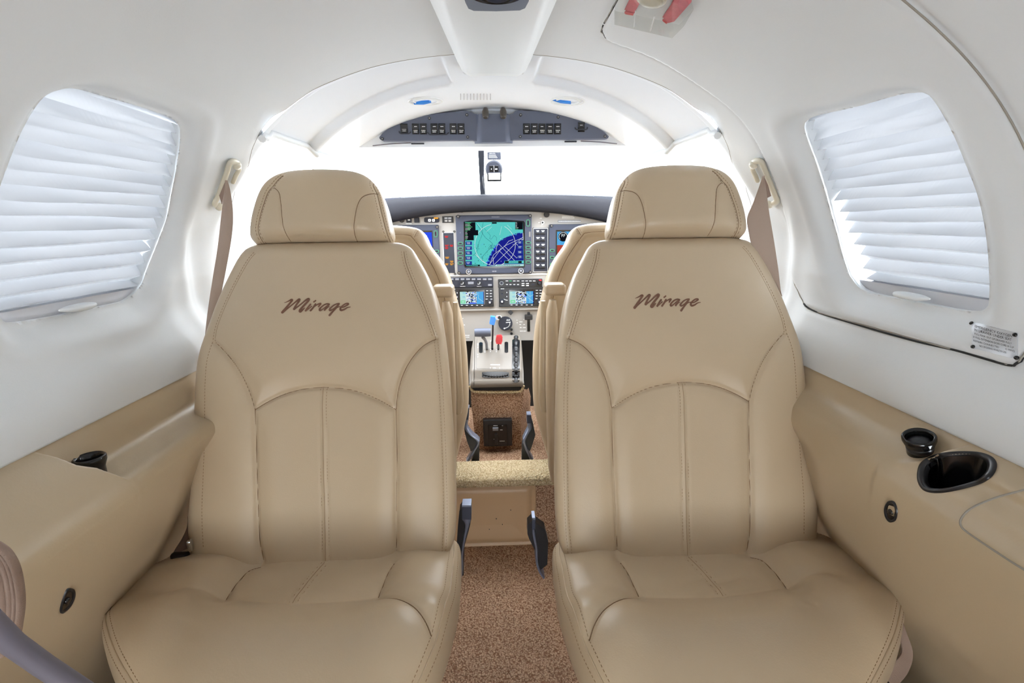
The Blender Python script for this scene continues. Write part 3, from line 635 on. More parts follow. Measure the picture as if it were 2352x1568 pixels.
# ------------------------------------------------------------ pilot seats seen from behind
def pilot(mir, loc, label):
    root = empty('pilot_seat', loc, label, 'seat', 'forward facing pilot seats'); base = np.array(loc, float)
    Y0 = 1.24
    def pp(px, py):
        P_ = at(px, py, Y0); return (P_[2], -P_[0])
    # inner edge from the photograph, half width .245 outward
    inn = [(518, 905), (523, 945), (530, 963), (545, 976), (570, 988), (605, 1015), (637, 1031), (690, 1048), (747, 1063), (800, 1071), (870, 1076), (932, 1076), (973, 1068), (1022, 1056), (1060, 1046)]
    tb = []
    for y, x in inn: z, u = pp(x, y); tb.append((z, u - .30, .56 - .30 - (.10 - u if u > .10 else 0) * -1))
    tb = [(z, u, .245 if k > 4 else .245 - (4 - k) * .03) for k, (z, u, _) in enumerate(tb)]
    tb[0] = (tb[0][0], tb[0][1], tb[0][2]); O = base + np.array([mir * .30, Y0, 0])
    en = np.array([0, -1, 0]); en = np.array([0, -.995, .10]); etv = np.array([0, .10, .995])
    zl = min(t[0] for t in tb); O = O + np.array([0, 0, zl]); tb = [((z - zl) / .995, a_, b_) for z, a_, b_ in tb]; O = O - np.array([0, .02, 0])
    pad = Pad(O, (mir, 0, 0), etv, en, tb, .05, .04, .04, 3.2)
    def uvp(px, py): z, u = pp(px, py); return ((u - .30), (z - zl) / .995)
    sm = spline([uvp(*p) for p in [(880, 541), (935, 543), (946, 549), (960, 566), (985, 600), (1006, 640), (1022, 690), (1030, 740), (1036, 820), (1038, 900)]], 8)
    sm2 = spline([uvp(*p) for p in [(957, 530), (951, 548)]], 4)
    sf = seamF([sm, sm2], .003, .003, .002, .01)
    def FP(u, t, xn):
        r = sf(u, t); Q = np.c_[np.ravel(u), np.ravel(t)]; d, nr = seg_dist(Q, sm); sgn = np.where((Q[:, 0] > nr[:, 0]), 1, 0)
        return r - (.008 * sst(d, 0, .012) * sgn).reshape(np.shape(u))
    pad.F = FP; mb = MB(); pad.body(mb, 120, 130, 40); pad.line(mb, sm, .0007, 1, 0); pad.line(mb, sm2, .0007, 1, 0); pad.stitches(mb, sm2, .004, L=.004); pad.stitches(mb, sm2, -.004, L=.004)
    mb.build('backrest', ['leather', 'thread', 'stitch'], root)
    # cushion, hidden side facing forward
    cb = Pad(base + np.array([mir * .30, Y0 + .03, .42]), (mir, 0, 0), (0, 1, 0), (0, 0, 1), [(-.02, -.15, .2), (.1, -.15, .22), (.3, -.15, .21), (.4, -.14, .18)], .05, .04, .1, 3)
    mb = MB(); cb.body(mb, 20, 40, 30); mb.build('seat_cushion', ['leather'], root)
    MB().box(base + np.array([mir * .31, Y0 + .12, .30]), (.34, .30, .15), .01).build('seat_base', 'black', root)
    # folded armrest on the aisle side
    def bx(name, p0, p1, Y, dep, m, r):
        a_, b_ = at(*p0, Y), at(*p1, Y); x0, x1 = mir * -a_[0], mir * -b_[0]
        c_ = ((x0 + x1) / 2, Y + dep / 2, (a_[2] + b_[2]) / 2 ); return MB().box(np.array(c_) + base, (abs(x1 - x0), dep, abs(a_[2] - b_[2])), r, seg=4).build(name, m, root)
    bx('armrest_cap', (990, 658), (1041, 684), 1.12, .055, 'leather', .008)
    ar = MB(); a_, b_ = at(1000, 688, 1.13), at(1040, 690, 1.13)
    pts = [np.array([mir * -at(x, y, 1.125)[0], 1.125, at(x, y, 1.125)[2]]) + base for x, y in [(1024, 692), (1027, 720), (1030, 800), (1033, 900), (1034, 1000), (1035, 1080), (1036, 1110)]]
    mb = MB().tube(pts, [.008, .0135, .015, .016, .016, .015, .008], 14, flat=((0, 1, 0), 1.6)); mb.build('armrest', 'leather', root)
    pts = [np.array([mir * -at(x, y, 1.16)[0], 1.16, at(x, y, 1.16)[2]]) + base for x, y in [(1046, 694), (1047, 760), (1051, 850), (1054, 920), (1053, 948)]]
    mb = MB().tube(pts, [.006, .010, .0115, .012, .008], 12, flat=((0, 1, 0), 1.5)); mb.build('armrest_pad', 'tan', root)
    return root
PL = pilot(-1, (0, 0, 0), 'tan leather pilot seat ahead of the left cabin seat, seen from behind')
PR = pilot(1, (.014, 0, 0), 'tan leather pilot seat ahead of the right cabin seat, seen from behind')
# ------------------------------------------------------------ cockpit: helpers for things that face the cabin
def sc(px, py, Y): return float(np.linalg.norm(at(px + 1, py, Y) - at(px, py, Y)))
class Zm:
    def __init__(s, k, ox, oy): s.k, s.ox, s.oy = k, ox, oy
    def __call__(s, x, y): return (s.ox + x / s.k, s.oy + y / s.k)
def fp(mb, pts, Y, dep=.001, mi=0): return mb.prism([at(x, y, Y) for x, y in pts], (0, dep, 0), mi)
def fr(mb, x0, y0, x1, y1, Y, dep=.001, mi=0, r=0):
    a, b = at(x0, y0, Y), at(x1, y1, Y); c2, d2 = at(x1, y0, Y), at(x0, y1, Y)
    xa, xb = (a[0] + d2[0]) / 2, (b[0] + c2[0]) / 2; za, zb = (a[2] + c2[2]) / 2, (b[2] + d2[2]) / 2
    return mb.box(((xa + xb) / 2, Y + dep / 2, (za + zb) / 2), (abs(xb - xa), dep, abs(za - zb)), r, mi)
def fc(mb, x, y, rp, Y, dep=.002, mi=0, n=20, bev=0, r1=None):
    p = at(x, y, Y); r = rp * sc(x, y, Y); return mb.cyl(p, p + np.array([0, dep, 0]), r if r1 is None else r1 * sc(x, y, Y), r, n, mi, bev=bev)
def fl(mb, pts, wp, Y, dep=.0003, mi=0, closed=False):
    """a flat line of given pixel width"""
    P_ = [np.array(p, float) for p in pts]
    if closed: P_.append(P_[0])
    for a, b in zip(P_[:-1], P_[1:]):
        d = b - a; L = np.hypot(*d)
        if L < 1e-6: continue
        d /= L; n = np.array([-d[1], d[0]]) * wp / 2; e = d * wp * .3; fp(mb, [a + n - e, b + n + e, b - n + e, a - n - e], Y, dep, mi)
    return mb
def fo(mb, x, y, w_, h, Y, dep=.0003, mi=0, n=20, pw=1.):
    """flat stadium or ellipse"""
    pts = []
    for k in range(n):
        a = 2 * math.pi * k / n; ca, sa = math.cos(a), math.sin(a)
        if pw == 1: pts.append((x + w_ / 2 * ca, y + h / 2 * sa))
        else: pts.append((x + w_ / 2 * math.copysign(abs(ca) ** pw, ca), y + h / 2 * math.copysign(abs(sa) ** pw, sa)))
    return fp(mb, pts, Y, dep, mi)
def glyphs(mb, x0, y, n, Y, mi, h=1.1, w_=1.6, rng=random, dep=.0002):
    """a row of tiny print, too small to read in the photograph"""
    x = x0
    for k in range(n):
        ww = w_ * rng.uniform(.6, 1.4); fr(mb, x, y - h / 2 * rng.uniform(.7, 1), x + ww, y + h / 2, Y, dep, mi); x += ww + w_ * .35
def screw(x, y, rp, Y, parent, m1='black', m2='steel'):
    mb = MB(); fc(mb, x, y, rp, Y - .003, .003, 0, 16, bev=.0005); fc(mb, x, y, rp * .5, Y - .0034, .002, 1, 6); return mb.build('screw', [m1, m2], parent)
YP = 1.85
# instrument panel
ip = empty('instrument_panel', (0, YP, .70), 'warm grey instrument panel spanning the cockpit under the charcoal glareshield', 'instrument panel')
mb = MB(); top = spline([(560, 560), (700, 522), (800, 505), (900, 493), (980, 487), (1060, 483), (1176, 481), (1290, 484), (1385, 490), (1480, 500), (1600, 530), (1720, 570)], 6)
fp(mb, [tuple(p) for p in top] + [(1720, 708), (560, 716)], YP, .012); mb.build('fascia', 'panel', ip)
mb = MB(); fp(mb, [(900, 712), (1400, 708), (1400, 779), (1230, 781), (900, 785)], YP + .006, .012); mb.build('lower_fascia', 'panel', ip)
mb = MB(); fr(mb, 900, 709, 1400, 713, YP - .006, .014, 0, .002); mb.build('ledge_trim', 'panel', ip)
mb = MB(); fr(mb, 1030, 630.5, 1290, 632.5, YP - .003, .004, 0, .0008); mb.build('trim_strip', 'white', ip)
for x, y in [(918, 492), (1061, 485), (1225, 483.5), (1343, 487)]: screw(x, y, 3.2, YP, ip)
mb = MB(); fr(mb, 1281, 505, 1334, 510.5, YP - .0008, .0008, 0, 0); glyphs(mb, 1283, 508, 24, YP - .0012, 1, 1.6, 1.5); mb.build('placard', ['grey', 'white'], ip)
mb = MB(); glyphs(mb, 1291, 496.5, 14, YP - .0004, 0, 1.5, 1.5); glyphs(mb, 1291, 500, 14, YP - .0004, 0, 1.4, 1.5); glyphs(mb, 1240, 501, 3, YP - .0004, 0, 1.6, 1.3); glyphs(mb, 1243, 516, 3, YP - .0004, 0, 1.3, 1.2); glyphs(mb, 1236.5, 511, 3, YP - .0004, 0, 1.3, 1.2)
glyphs(mb, 932, 513.5, 8, YP - .0004, 0, 1.7, 1.4); mb.build('lettering', 'white', ip)
mb = MB(); [glyphs(mb, x, y, n, YP + .0056, 0, 1.6, 1.5) for x, y, n in [(1193, 739, 3), (1202, 733, 1), (1193, 745, 2), (1202, 745, 2), (1194, 752, 2), (1201, 752, 3), (1194, 760, 3), (1202, 760, 3), (1058, 731, 3), (1061, 746, 3), (1066, 770, 6), (1066, 774, 6), (1187, 735, 1), (1187, 741, 1)]]; mb.build('lettering', 'white', ip)
mb = MB(); fc(mb, 922.5, 505, 6.2, YP - .002, .003, 0, 24, bev=.0006); mb.build('vent_plug', 'black', ip)
for x, g in ((939, 1), (957, 0)):
    mb = MB(); fr(mb, x - 6, 499.2, x + 6, 511.2, YP - .004, .005, 0, .0015); 
    if g: fr(mb, x - 2.4, 503.5, x + 3, 506.5, YP - .0045, .001, 1, 0)
    mb.build('push_button', ['slated', 'white'], ip)
mb = MB(); fo(mb, 991.5, 505, 35, 12.5, YP - .003, .004, 0, 28, .4); mb.build('switch_plate', 'slated', ip)
for x in (986.5, 995.5): mb = MB(); fo(mb, x, 505.8, 6.5, 6.5, YP - .0055, .003, 0, 20, .5); fo(mb, x, 505.8, 2.6, 2.6, YP - .0058, .001, 1, 12); mb.build('push_button', ['white', 'grey'], ip)
mb = MB(); fr(mb, 996.5, 499, 1006.5, 502.5, YP - .0036, .001, 0, 0); mb.build('lamp', 'samber', ip)
mb = MB(); fr(mb, 1015.5, 496.5, 1041, 511.5, YP - .003, .004, 0, .001); fr(mb, 1020, 498.5, 1038, 510, YP - .0036, .001, 1, 0)
for x in (1021, 1029.5): fr(mb, x, 499.8, x + 7, 501.6, YP - .004, .001, 2, 0); fr(mb, x, 504, x + 7, 509.4, YP - .004, .001, 3, 0); fr(mb, x + 3, 506, x + 4.4, 508.6, YP - .0043, .001, 2, 0)
mb.build('hour_meter', ['black', 'slated', 'white', 'steel'], ip)
mb = MB(); fc(mb, 1256, 492.5, 6.3, YP - .014, .015, 0, 24, bev=.0015); mb.build('dimmer_knob', 'black', ip)
mb = MB(); fc(mb, 1246.5, 511, 3.8, YP - .002, .003, 0, 20); fc(mb, 1246.5, 511, 2, YP - .008, .008, 1, 12); mb.build('toggle_switch', ['white', 'black'], ip)
mb = MB(); q = [(1173, 711.5), (1179, 718), (1173, 724), (1167, 718)]; fp(mb, q, YP - .006, .012, 0); mb.build('indicator_lamp', 'black', ip)
mb = MB(); fo(mb, 1145.5, 729.5, 14, 10.5, YP + .002, .004, 0, 24, .7); fc(mb, 1147, 729.5, 3.8, YP - .004, .008, 1, 16); fc(mb, 1141.5, 728, 1.2, YP + .0015, .002, 2, 10); fc(mb, 1141.5, 732, 1.2, YP + .0015, .002, 3, 10); mb.build('key_switch', ['white', 'black', 'red', 'blue'], ip)
mb = MB(); fc(mb, 1161, 743, 16.2, YP - .002, .008, 0, 40, bev=.001); fl(mb, [(1162.5, 740.5), (1172.5, 739.5)], 1.5, YP - .0026, .0006, 1); fl(mb, spline([(1171, 740), (1170.5, 746), (1167, 750.5), (1162, 753), (1157.5, 754.5)], 4), 1.6, YP - .0026, .0006, 1)
fl(mb, [(1163.5, 735.5), (1171, 735)], 1.4, YP - .0026, .0006, 1); fl(mb, [(1165, 733), (1165, 736)], 1, YP - .0026, .0006, 1); fl(mb, [(1169.5, 732.5), (1169.5, 736)], 1, YP - .0026, .0006, 1); fo(mb, 1158.5, 754, 3.6, 3.4, YP - .003, .0006, 1)
mb.build('pressurization_gauge', ['slated', 'white'], ip)
for y in (757, 766.5): mb = MB(); fc(mb, 1175, y, 3, YP - .004, .010, 0, 16, bev=.0008); mb.build('control_knob', 'black', ip)
# flap selector
fs_ = empty('flap_lever', tuple(at(1214, 760, YP)), 'black flap lever in its slot at the right end of the lower panel', 'lever')
mb = MB(); fr(mb, 1211, 718, 1217.6, 761, YP + .0035, .003, 0, .0008); mb.build('slot', 'blacks', fs_)
mb = MB(); fr(mb, 1205.5, 724, 1223.5, 735, YP - .026, .022, 0, .003); fr(mb, 1211.5, 716.5, 1217, 724, YP - .012, .008, 0, .001); fr(mb, 1212, 728, 1216.5, 731.5, YP - .008, .014, 0, 0); mb.build('handle', 'black', fs_)
# glareshield
gs = empty('glareshield', (0, 1.86, .96), 'charcoal stitched leather glareshield above the instrument panel', 'glareshield')
xs = np.linspace(-.60, .60, 90); g = []
for x in xs:
    lo = at(1150, 484.5, 1.80)[2] - .62 * max(0, abs(x) - .04) ** 2.1 * .55; hi = 1.018 - .10 * max(0, abs(x) - .05) ** 2.2
    gv = -.003 * math.exp(-((abs(x - .004) - .062) / .0016) ** 2) if 1 else 0
    g.append([(x, y, z) for y, z in [(1.90, lo), (1.815, lo - .001), (1.795 - gv, lo + .004), (1.788 - gv, lo + (hi - lo) * .35), (1.792 - gv, lo + (hi - lo) * .7), (1.806 - gv, hi - .004), (1.825, hi), (1.99, hi - .03)]])
mb = MB().grid(np.array(g)); mb.build('padded_cover', 'dash', gs)
mb = MB()
for k in range(150):
    x = -.33 + k * .0046; z = 1.018 - .10 * max(0, abs(x) - .05) ** 2.2 - .0045
    mb.tube([(x, 1.8025, z), (x + .0028, 1.8025, z)], .0007, 4)
mb.build('stitching', 'grey', gs, fix=False)
# centre display with the moving map
def bezel(root, x0, y0, x1, y1, Y, dep=.012, r=.004, m='slate', n='bezel'):
    mb = MB(); fr(mb, x0, y0, x1, y1, Y, dep, 0, r); return mb.build(n, m, root)
def softkey(root, x, y, w_, h, Y):
    mb = MB(); fo(mb, x, y, w_, h, Y - .0022, .0022, 0, 24, .6); fo(mb, x, y, w_ - 1.8, h - 1.8, Y - .0026, .001, 1, 24, .6)
    if w_ > h: fr(mb, x - w_ * .24, y - .9, x + w_ * .24, y + .9, Y - .0030, .001, 2, 0)
    else: fr(mb, x - 1.2, y - h * .28, x + 1.2, y + h * .28, Y - .0030, .001, 2, 0)
    return mb.build('soft_key', ['sgreen', 'slate', 'blacks'], root)
mf = empty('map_display', tuple(at(1136, 629, YP)), 'large centre cockpit display showing a teal land and navy water moving map', 'display')
YF = YP - .012; bezel(mf, 1048.5, 493.5, 1221.5, 629, YF)
Z8 = Zm(9.225, 1020, 470)
def z8(L): return [Z8(x, y) for x, y in L]
mb = MB(); fp(mb, z8([(415, 360), (560, 335), (1000, 312), (1300, 318), (1690, 345), (1712, 380), (1712, 1320), (1690, 1335), (1100, 1345), (440, 1330), (425, 1300)]), YF - .0006, .0006); mb.build('screen_surround', 'blacks', mf)
mats = ['cyan', 'navy', 'sblack', 'swhite', 'sgreen', 'sbtn', 'steal', 'slight', 'sky', 'sblue']; mb = MB(); Ys = YF - .0008
def lay(k): return YF - .0008 - .00015 * k
fp(mb, z8([(440, 368), (1668, 368), (1690, 1300), (455, 1305)]), lay(0), .0001, 0)
fp(mb, z8([(1110, 860), (1160, 790), (1220, 735), (1300, 695), (1370, 665), (1430, 640), (1480, 618), (1560, 600), (1668, 592), (1688, 1290), (1280, 1290), (900, 1300), (925, 1200), (965, 1080), (1010, 990), (1060, 930)]), lay(1), .0001, 1)
rng = random.Random(7)
for k in range(26):   # broken coastline
    t = k / 25; x = 1160 + 500 * t; y = 790 - 215 * t ** .6; fo(mb, *Z8(x + rng.uniform(-12, 12), y + rng.uniform(-26, 22)), rng.uniform(1.5, 4), rng.uniform(1.2, 3), lay(2), .0001, 0 if k % 2 else 8, 7)
for k in range(22): x = 900 + 230 * (k / 22); y = 1240 - 420 * (k / 22); fo(mb, *Z8(x + rng.uniform(-20, 20), y + rng.uniform(-14, 14)), rng.uniform(1.4, 4), rng.uniform(1.4, 3.4), lay(2), .0001, 9 if k % 3 else 8, 7)
fl(mb, [Z8(*p) for p in spline([(610, 1080), (700, 980), (740, 800), (800, 650), (815, 560), (810, 480), (830, 380)], 5)], .7, lay(3), .0001, 6)
fl(mb, [Z8(*p) for p in spline([(680, 390), (740, 480), (810, 600), (880, 700), (980, 780), (1030, 840), (1000, 900), (900, 1000), (800, 1120)], 5)], .8, lay(3), .0001, 6)
fl(mb, z8([(850, 500), (980, 650), (965, 720), (1000, 730), (1060, 650), (1110, 690), (1110, 760)]), .6, lay(3), .0001, 6)
ang = [math.radians(a) for a in range(-78, 262, 8)]
fl(mb, [Z8(1080 + 430 * math.cos(a), 850 + 440 * math.sin(a)) for a in ang[2:]], .9, lay(4), .0001, 3)
for L in ([(1160, 830), (1490, 1180)], [(1270, 870), (1540, 1130)], [(1180, 985), (1370, 1170)], [(1060, 1270), (1500, 830), (1680, 680)], [(960, 1270), (1180, 970), (1290, 870), (1480, 780), (1660, 700)], [(960, 1270), (1050, 1060), (1230, 920)], [(1100, 1010), (1110, 890), (1150, 830)], [(1290, 870), (1370, 770), (1460, 740)], [(1520, 820), (1560, 860)], [(1050, 1270), (1040, 1120)], [(1340, 430), (1430, 520)], [(1220, 460), (1180, 640)], [(900, 570), (1010, 470)], [(700, 400), (800, 510)], [(1180, 1290), (1280, 1230)], [(660, 1050), (800, 1180), (900, 1250)]):
    fl(mb, z8(L), .75, lay(4), .0001, 3 if L[0][1] > 700 else 7)
for k in range(70): fo(mb, *Z8(rng.uniform(600, 1050), rng.uniform(830, 1280)), rng.uniform(.5, 2.6), rng.uniform(.5, 2), lay(3), .0001, rng.choice([2, 2, 6, 9, 8]), 6)
for k in range(30): fo(mb, *Z8(rng.uniform(650, 1500), rng.uniform(390, 800)), rng.uniform(.4, 1.6), rng.uniform(.4, 1.2), lay(3), .0001, rng.choice([6, 8, 7]), 6)
for k in range(24): fo(mb, *Z8(940 + 130 * rng.random(), 960 - 110 * rng.random()), rng.uniform(1, 2.4), rng.uniform(.8, 1.6), lay(5), .0001, 2, 6)
for k in range(9): fo(mb, *Z8(rng.uniform(1180, 1640), rng.uniform(700, 1240)), 1.4, 1.4, lay(5), .0001, 3, 6)
for r_ in ((440, 372, 665, 540), (440, 538, 722, 650), (440, 648, 630, 755), (1508, 368, 1668, 525), (1012, 372, 1115, 402)):
    a, b = Z8(r_[0], r_[1]), Z8(r_[2], r_[3]); fr(mb, a[0], a[1], b[0], b[1], lay(6), .0001, 2)
for k, y in enumerate(range(385, 750, 29)):
    a = Z8(450, y); glyphs(mb, a[0], a[1], rng.choice([6, 9, 7]) if y < 540 else 3, lay(7), 3 if k % 3 else 4, 1.3, 1.3, rng, .0001)
    if y < 540: a = Z8(500, y + 4); glyphs(mb, a[0], a[1], 4, lay(8), 4, 1.2, 1.2, rng, .0001)
for y in (378, 405, 435, 460, 487, 512): a = Z8(1518, y); glyphs(mb, a[0], a[1], 4 if y > 470 else 2, lay(7), 4 if y > 500 else 3, 1.1, 1.2, rng, .0001)
for y in (815, 920, 1022, 1130, 1235):
    a, b = Z8(455, y - 38), Z8(590, y + 38); fr(mb, a[0], a[1], b[0], b[1], lay(6), .0001, 5); glyphs(mb, a[0] + 2.5, a[1] + 2.6, 5, lay(7), 3, 1.4, 1.2, rng, .0001); glyphs(mb, a[0] + 3.5, a[1] + 5.4, 4, lay(7), 3, 1.4, 1.2, rng, .0001)
for y in (800, 900, 1005, 1105):
    a, b = Z8(1555, y - 36), Z8(1672, y + 34); fr(mb, a[0], a[1], b[0], b[1], lay(6), .0001, 5); glyphs(mb, a[0] + 2, a[1] + 2.4, 5, lay(7), 3, 1.4, 1.1, rng, .0001); glyphs(mb, a[0] + 2.6, a[1] + 5, 4, lay(7), 3, 1.3, 1.1, rng, .0001)
a, b = Z8(1275, 1185), Z8(1690, 1245); fr(mb, a[0], a[1], b[0], b[1], lay(6), .0001, 0); a, b = Z8(1285, 1192), Z8(1370, 1238); fr(mb, a[0], a[1], b[0], b[1], lay(7), .0001, 2); a, b = Z8(1570, 1192), Z8(1645, 1238); fr(mb, a[0], a[1], b[0], b[1], lay(7), .0001, 2)
a = Z8(1385, 1214); glyphs(mb, a[0], a[1], 9, lay(7), 6, 2.4, 1.5, rng, .0001)
a, b = Z8(1090, 1262), Z8(1690, 1300); fr(mb, a[0], a[1], b[0], b[1], lay(6), .0001, 7); a = Z8(1120, 1282); glyphs(mb, a[0], a[1], 28, lay(7), 6, 1.6, 1.5, rng, .0001)
a, b = Z8(450, 1272), Z8(760, 1304); fr(mb, a[0], a[1], b[0], b[1], lay(6), .0001, 2); a = Z8(470, 1288); glyphs(mb, a[0], a[1], 14, lay(7), 0, 1.6, 1.5, rng, .0001)
fl(mb, z8([(1670, 600), (1676, 740), (1640, 742)]), 1.2, lay(7), .0001, 3)
mb.build('screen', mats, mf, fix=False, label='screen with a teal and navy moving map')
for y in (820, 923, 1027, 1132, 1235): softkey(mf, *Z8(345, y), 11.5, 6.6, YF)
for y in (803, 907, 1011, 1114, 1217): softkey(mf, *Z8(1785, y), 11.5, 6.6, YF)
softkey(mf, *Z8(1780, 388), 8.6, 16, YF)
mb = MB(); a = Z8(1815, 625); fr(mb, a[0] - 2, a[1] - 6, a[0] + 2, a[1] + 6, YF - .001, .001, 0); mb.build('card_slot', 'steel', mf)
for x, y in ((520, 1420), (1630, 1405)):
    mb = MB(); a = Z8(x, y); fc(mb, a[0], a[1], 6.6, YF - .004, .004, 1, 28, bev=.0008); fc(mb, a[0], a[1], 4.8, YF - .012, .010, 0, 24, bev=.001); fc(mb, a[0], a[1], 3, YF - .018, .008, 2, 20, bev=.001); mb.build('knob', ['slated', 'chrome', 'grey'], mf)
for x, y in ((295, 250), (1825, 235), (315, 1445), (1830, 1430)): screw(*Z8(x, y), 3.9, YF, mf)
mb = MB(); a = Z8(1020, 1410); glyphs(mb, a[0], a[1], 5, YF - .0004, 0, 3, 1.6, rng); a = Z8(1010, 258); glyphs(mb, a[0], a[1], 8, YF - .0004, 0, 2, 1.6, rng); fc(mb, *Z8(340, 593), .8, YF - .0004, .0004, 0, 8); mb.build('lettering', 'grey', mf)
# flight displays
def pfd(x0, y0, x1, y1, sx0, sy0, sx1, sy1, label, right):
    r_ = empty('flight_display', tuple(at((x0 + x1) / 2, y1, YP)), label, 'display'); bezel(r_, x0, y0, x1, y1, YF)
    mb = MB(); fr(mb, sx0 - 3, sy0 - 4, sx1 + 3, sy1 + 3, YF - .0006, .0006); mb.build('screen_surround', 'blacks', r_)
    mb = MB(); ym = sy0 + (sy1 - sy0) * (.34 if not right else .31)
    fr(mb, sx0, sy0, sx1, ym, lay(0), .0001, 0); fr(mb, sx0, ym, sx1, sy1, lay(0), .0001, 1)
    if right:
        cx, cy = sx0 + 14, sy0 + 12
        fo(mb, cx, cy, 23, 23, lay(1), .0001, 2, 26); fl(mb, [(cx + 9.5 * math.cos(a), cy + 9.5 * math.sin(a)) for a in np.linspace(2.4, 7, 20)], 1.2, lay(2), .0001, 3)
        for k in range(4): fr(mb, cx - 4 + k * 2.4, cy - 6, cx - 3 + k * 2.4, cy + 1 - k % 2 * 2, lay(3), .0001, 3)
        fr(mb, cx - 4, sy0 + 1, cx + 1, sy0 + 2, lay(2), .0001, 2); fo(mb, cx + 30, cy, 23, 23, lay(1), .0001, 2, 26)
    else:
        for a, b in (((974, 546), (977, 544)), ((976, 548), (980, 543)), ((977, 549), (981, 547)), ((972, 549), (975, 551)), ((978, 541), (981, 541)), ((969, 552), (972, 553))): fl(mb, [a, b], .6, lay(2), .0001, 3)
    mb.build('screen', ['sky' if right else 'sblue', 'sbrown', 'sblack', 'swhite'], r_, fix=False, label='screen with blue sky over red brown ground'); return r_
r_ = pfd(840, 517, 1010, 646, 858, 534, 992.5, 632, 'cockpit flight display with a plain deep blue sky, left of the map display', 0); softkey(r_, 1000.5, 537, 8.6, 16, YF); screw(1004, 521, 3.4, YF, r_)
for y in (577, 593, 609): softkey(r_, 1003, y, 10, 6.4, YF)
r_ = pfd(1261, 514, 1432, 643, 1279.5, 531, 1414, 630, 'cockpit flight display with a round dial on pale blue, right of the map display', 1); screw(1267, 518.5, 3.4, YF, r_)
for y in (575, 591, 607): softkey(r_, 1268.5, y, 10, 6.4, YF)
# warning light strip
an = empty('annunciator_panel', tuple(at(1031, 627, YP)), 'narrow dark strip of red and amber warning lights, left of the map display', 'warning panel')
mb = MB(); fr(mb, 1018.8, 533.5, 1044.4, 627.8, YP - .001, .001, 0, 0); mb.build('frame', 'white', an); mb = MB(); fr(mb, 1019.5, 534.5, 1043.5, 627, YP - .003, .003, 0, .001); mb.build('face', 'slated', an)  # the white frame edge is a painted highlight around the dark face
for x, y, m in ((1025.5, 543.5, 'sred'), (1026, 564, 'sred'), (1037, 564, 'sred'), (1026, 569.5, 'sred'), (1026.5, 591.5, 'samber'), (1037.5, 600.5, 'samber'), (1026.5, 606.5, 'samber'), (1037.5, 606.5, 'samber')):
    mb = MB(); glyphs(mb, x - 4, y - 1, 4, YP - .0034, 0, 2.2, 1.6, rng); glyphs(mb, x - 2.6, y + 1.4, 3, YP - .0034, 0, 2, 1.4, rng); mb.build('warning_light', m, an)
for x, y in ((1018, 532), (1043, 531.5), (1045, 629)): screw(x, y, 2.4, YP, an)
# switch keypad
kp = empty('switch_keypad', tuple(at(1242, 625, YP)), 'slate keypad of twelve labelled push buttons, right of the map display', 'keypad')
mb = MB(); fr(mb, 1223.5, 522.5, 1260, 625.5, YP - .002, .003, 0, .002); mb.build('frame', 'black', kp); mb = MB(); fr(mb, 1224.5, 523.5, 1259, 624.5, YP - .003, .003, 0, .002); mb.build('rim', 'white', kp); mb = MB(); fr(mb, 1226, 525, 1257.5, 623, YP - .005, .004, 0, .001); mb.build('face', 'slated', kp)  # white rim paints the highlight along the keypad edge
for y in (530.3, 546, 561.6, 577.2, 592.6, 608.3):
    for x in (1235.5, 1247.5):
        mb = MB(); fr(mb, x - 4.6, y + 3.6, x + 4.6, y + 7.6, YP - .009, .006, 0, .001); glyphs(mb, x - 3.8, y - .8, 4, YP - .0055, 1, 1.7, 1.5, rng); glyphs(mb, x - 2.6, y + 1.3, 3, YP - .0055, 1, 1.5, 1.3, rng); mb.build('push_button', ['black', 'white'], kp)
# radios
Z7 = Zm(8.7125, 1020, 620)
def rz(mb, x0, y0, x1, y1, Y, dep, mi=0, r=0): a, b = Z7(x0, y0), Z7(x1, y1); return fr(mb, a[0], a[1], b[0], b[1], Y, dep, mi, r)
YR = YP - .010
ap = empty('audio_panel', tuple(at(1082, 659, YP)), 'slate audio panel with a row of blank keys and two small knobs', 'radio')
mb = MB(); rz(mb, 95, 145, 985, 345, YR, .010, 0, .002); mb.build('face', 'slated', ap)
for x in (150, 260, 368, 478, 590, 700, 812, 918): mb = MB(); rz(mb, x - 38, 168, x + 38, 202, YR - .002, .002, 0, .0012); mb.build('key', 'grey', ap)
for x0, y0, x1, y1 in ((880, 282, 955, 318), (140, 285, 190, 315), (478, 235, 592, 285)): mb = MB(); rz(mb, x0, y0, x1, y1, YR - .0015, .0015, 0, .001); mb.build('key', 'grey', ap)
for x in (368, 702):
    a = Z7(x, 258); mb = MB(); fc(mb, a[0], a[1], 5, YR - .009, .009, 0, 22, bev=.001); fl(mb, [(a[0] - 2 + 4 * math.cos(t), a[1] + 3 * math.sin(t)) for t in np.linspace(-.6, 2, 6)], 1, YR - .0094, .0005, 1); mb.build('knob', ['black', 'white'], ap)
    mb = MB(); b = Z7(x - 48, 325); glyphs(mb, b[0], b[1], 7, YR - .0004, 0, 1.2, 1.2, rng); mb.build('lettering', 'white', ap)
xp = empty('transponder', tuple(at(1195, 660, YP)), 'black transponder with numbered keys above the right navigation radio', 'radio')
mb = MB(); rz(mb, 1080, 180, 1968, 350, YR, .010, 0, .002); mb.build('face', 'black', xp)
for i, x in enumerate((1258, 1330, 1405, 1480, 1578, 1652, 1728, 1803)): mb = MB(); rz(mb, x - 30, 208, x + 30, 238, YR - .002, .002, 0, .001); rz(mb, x - 24, 212, x + 24, 224, YR - .0024, .001, 1); mb.build('key', ['slated', 'sgreen' if i == 1 else 'white'], xp)
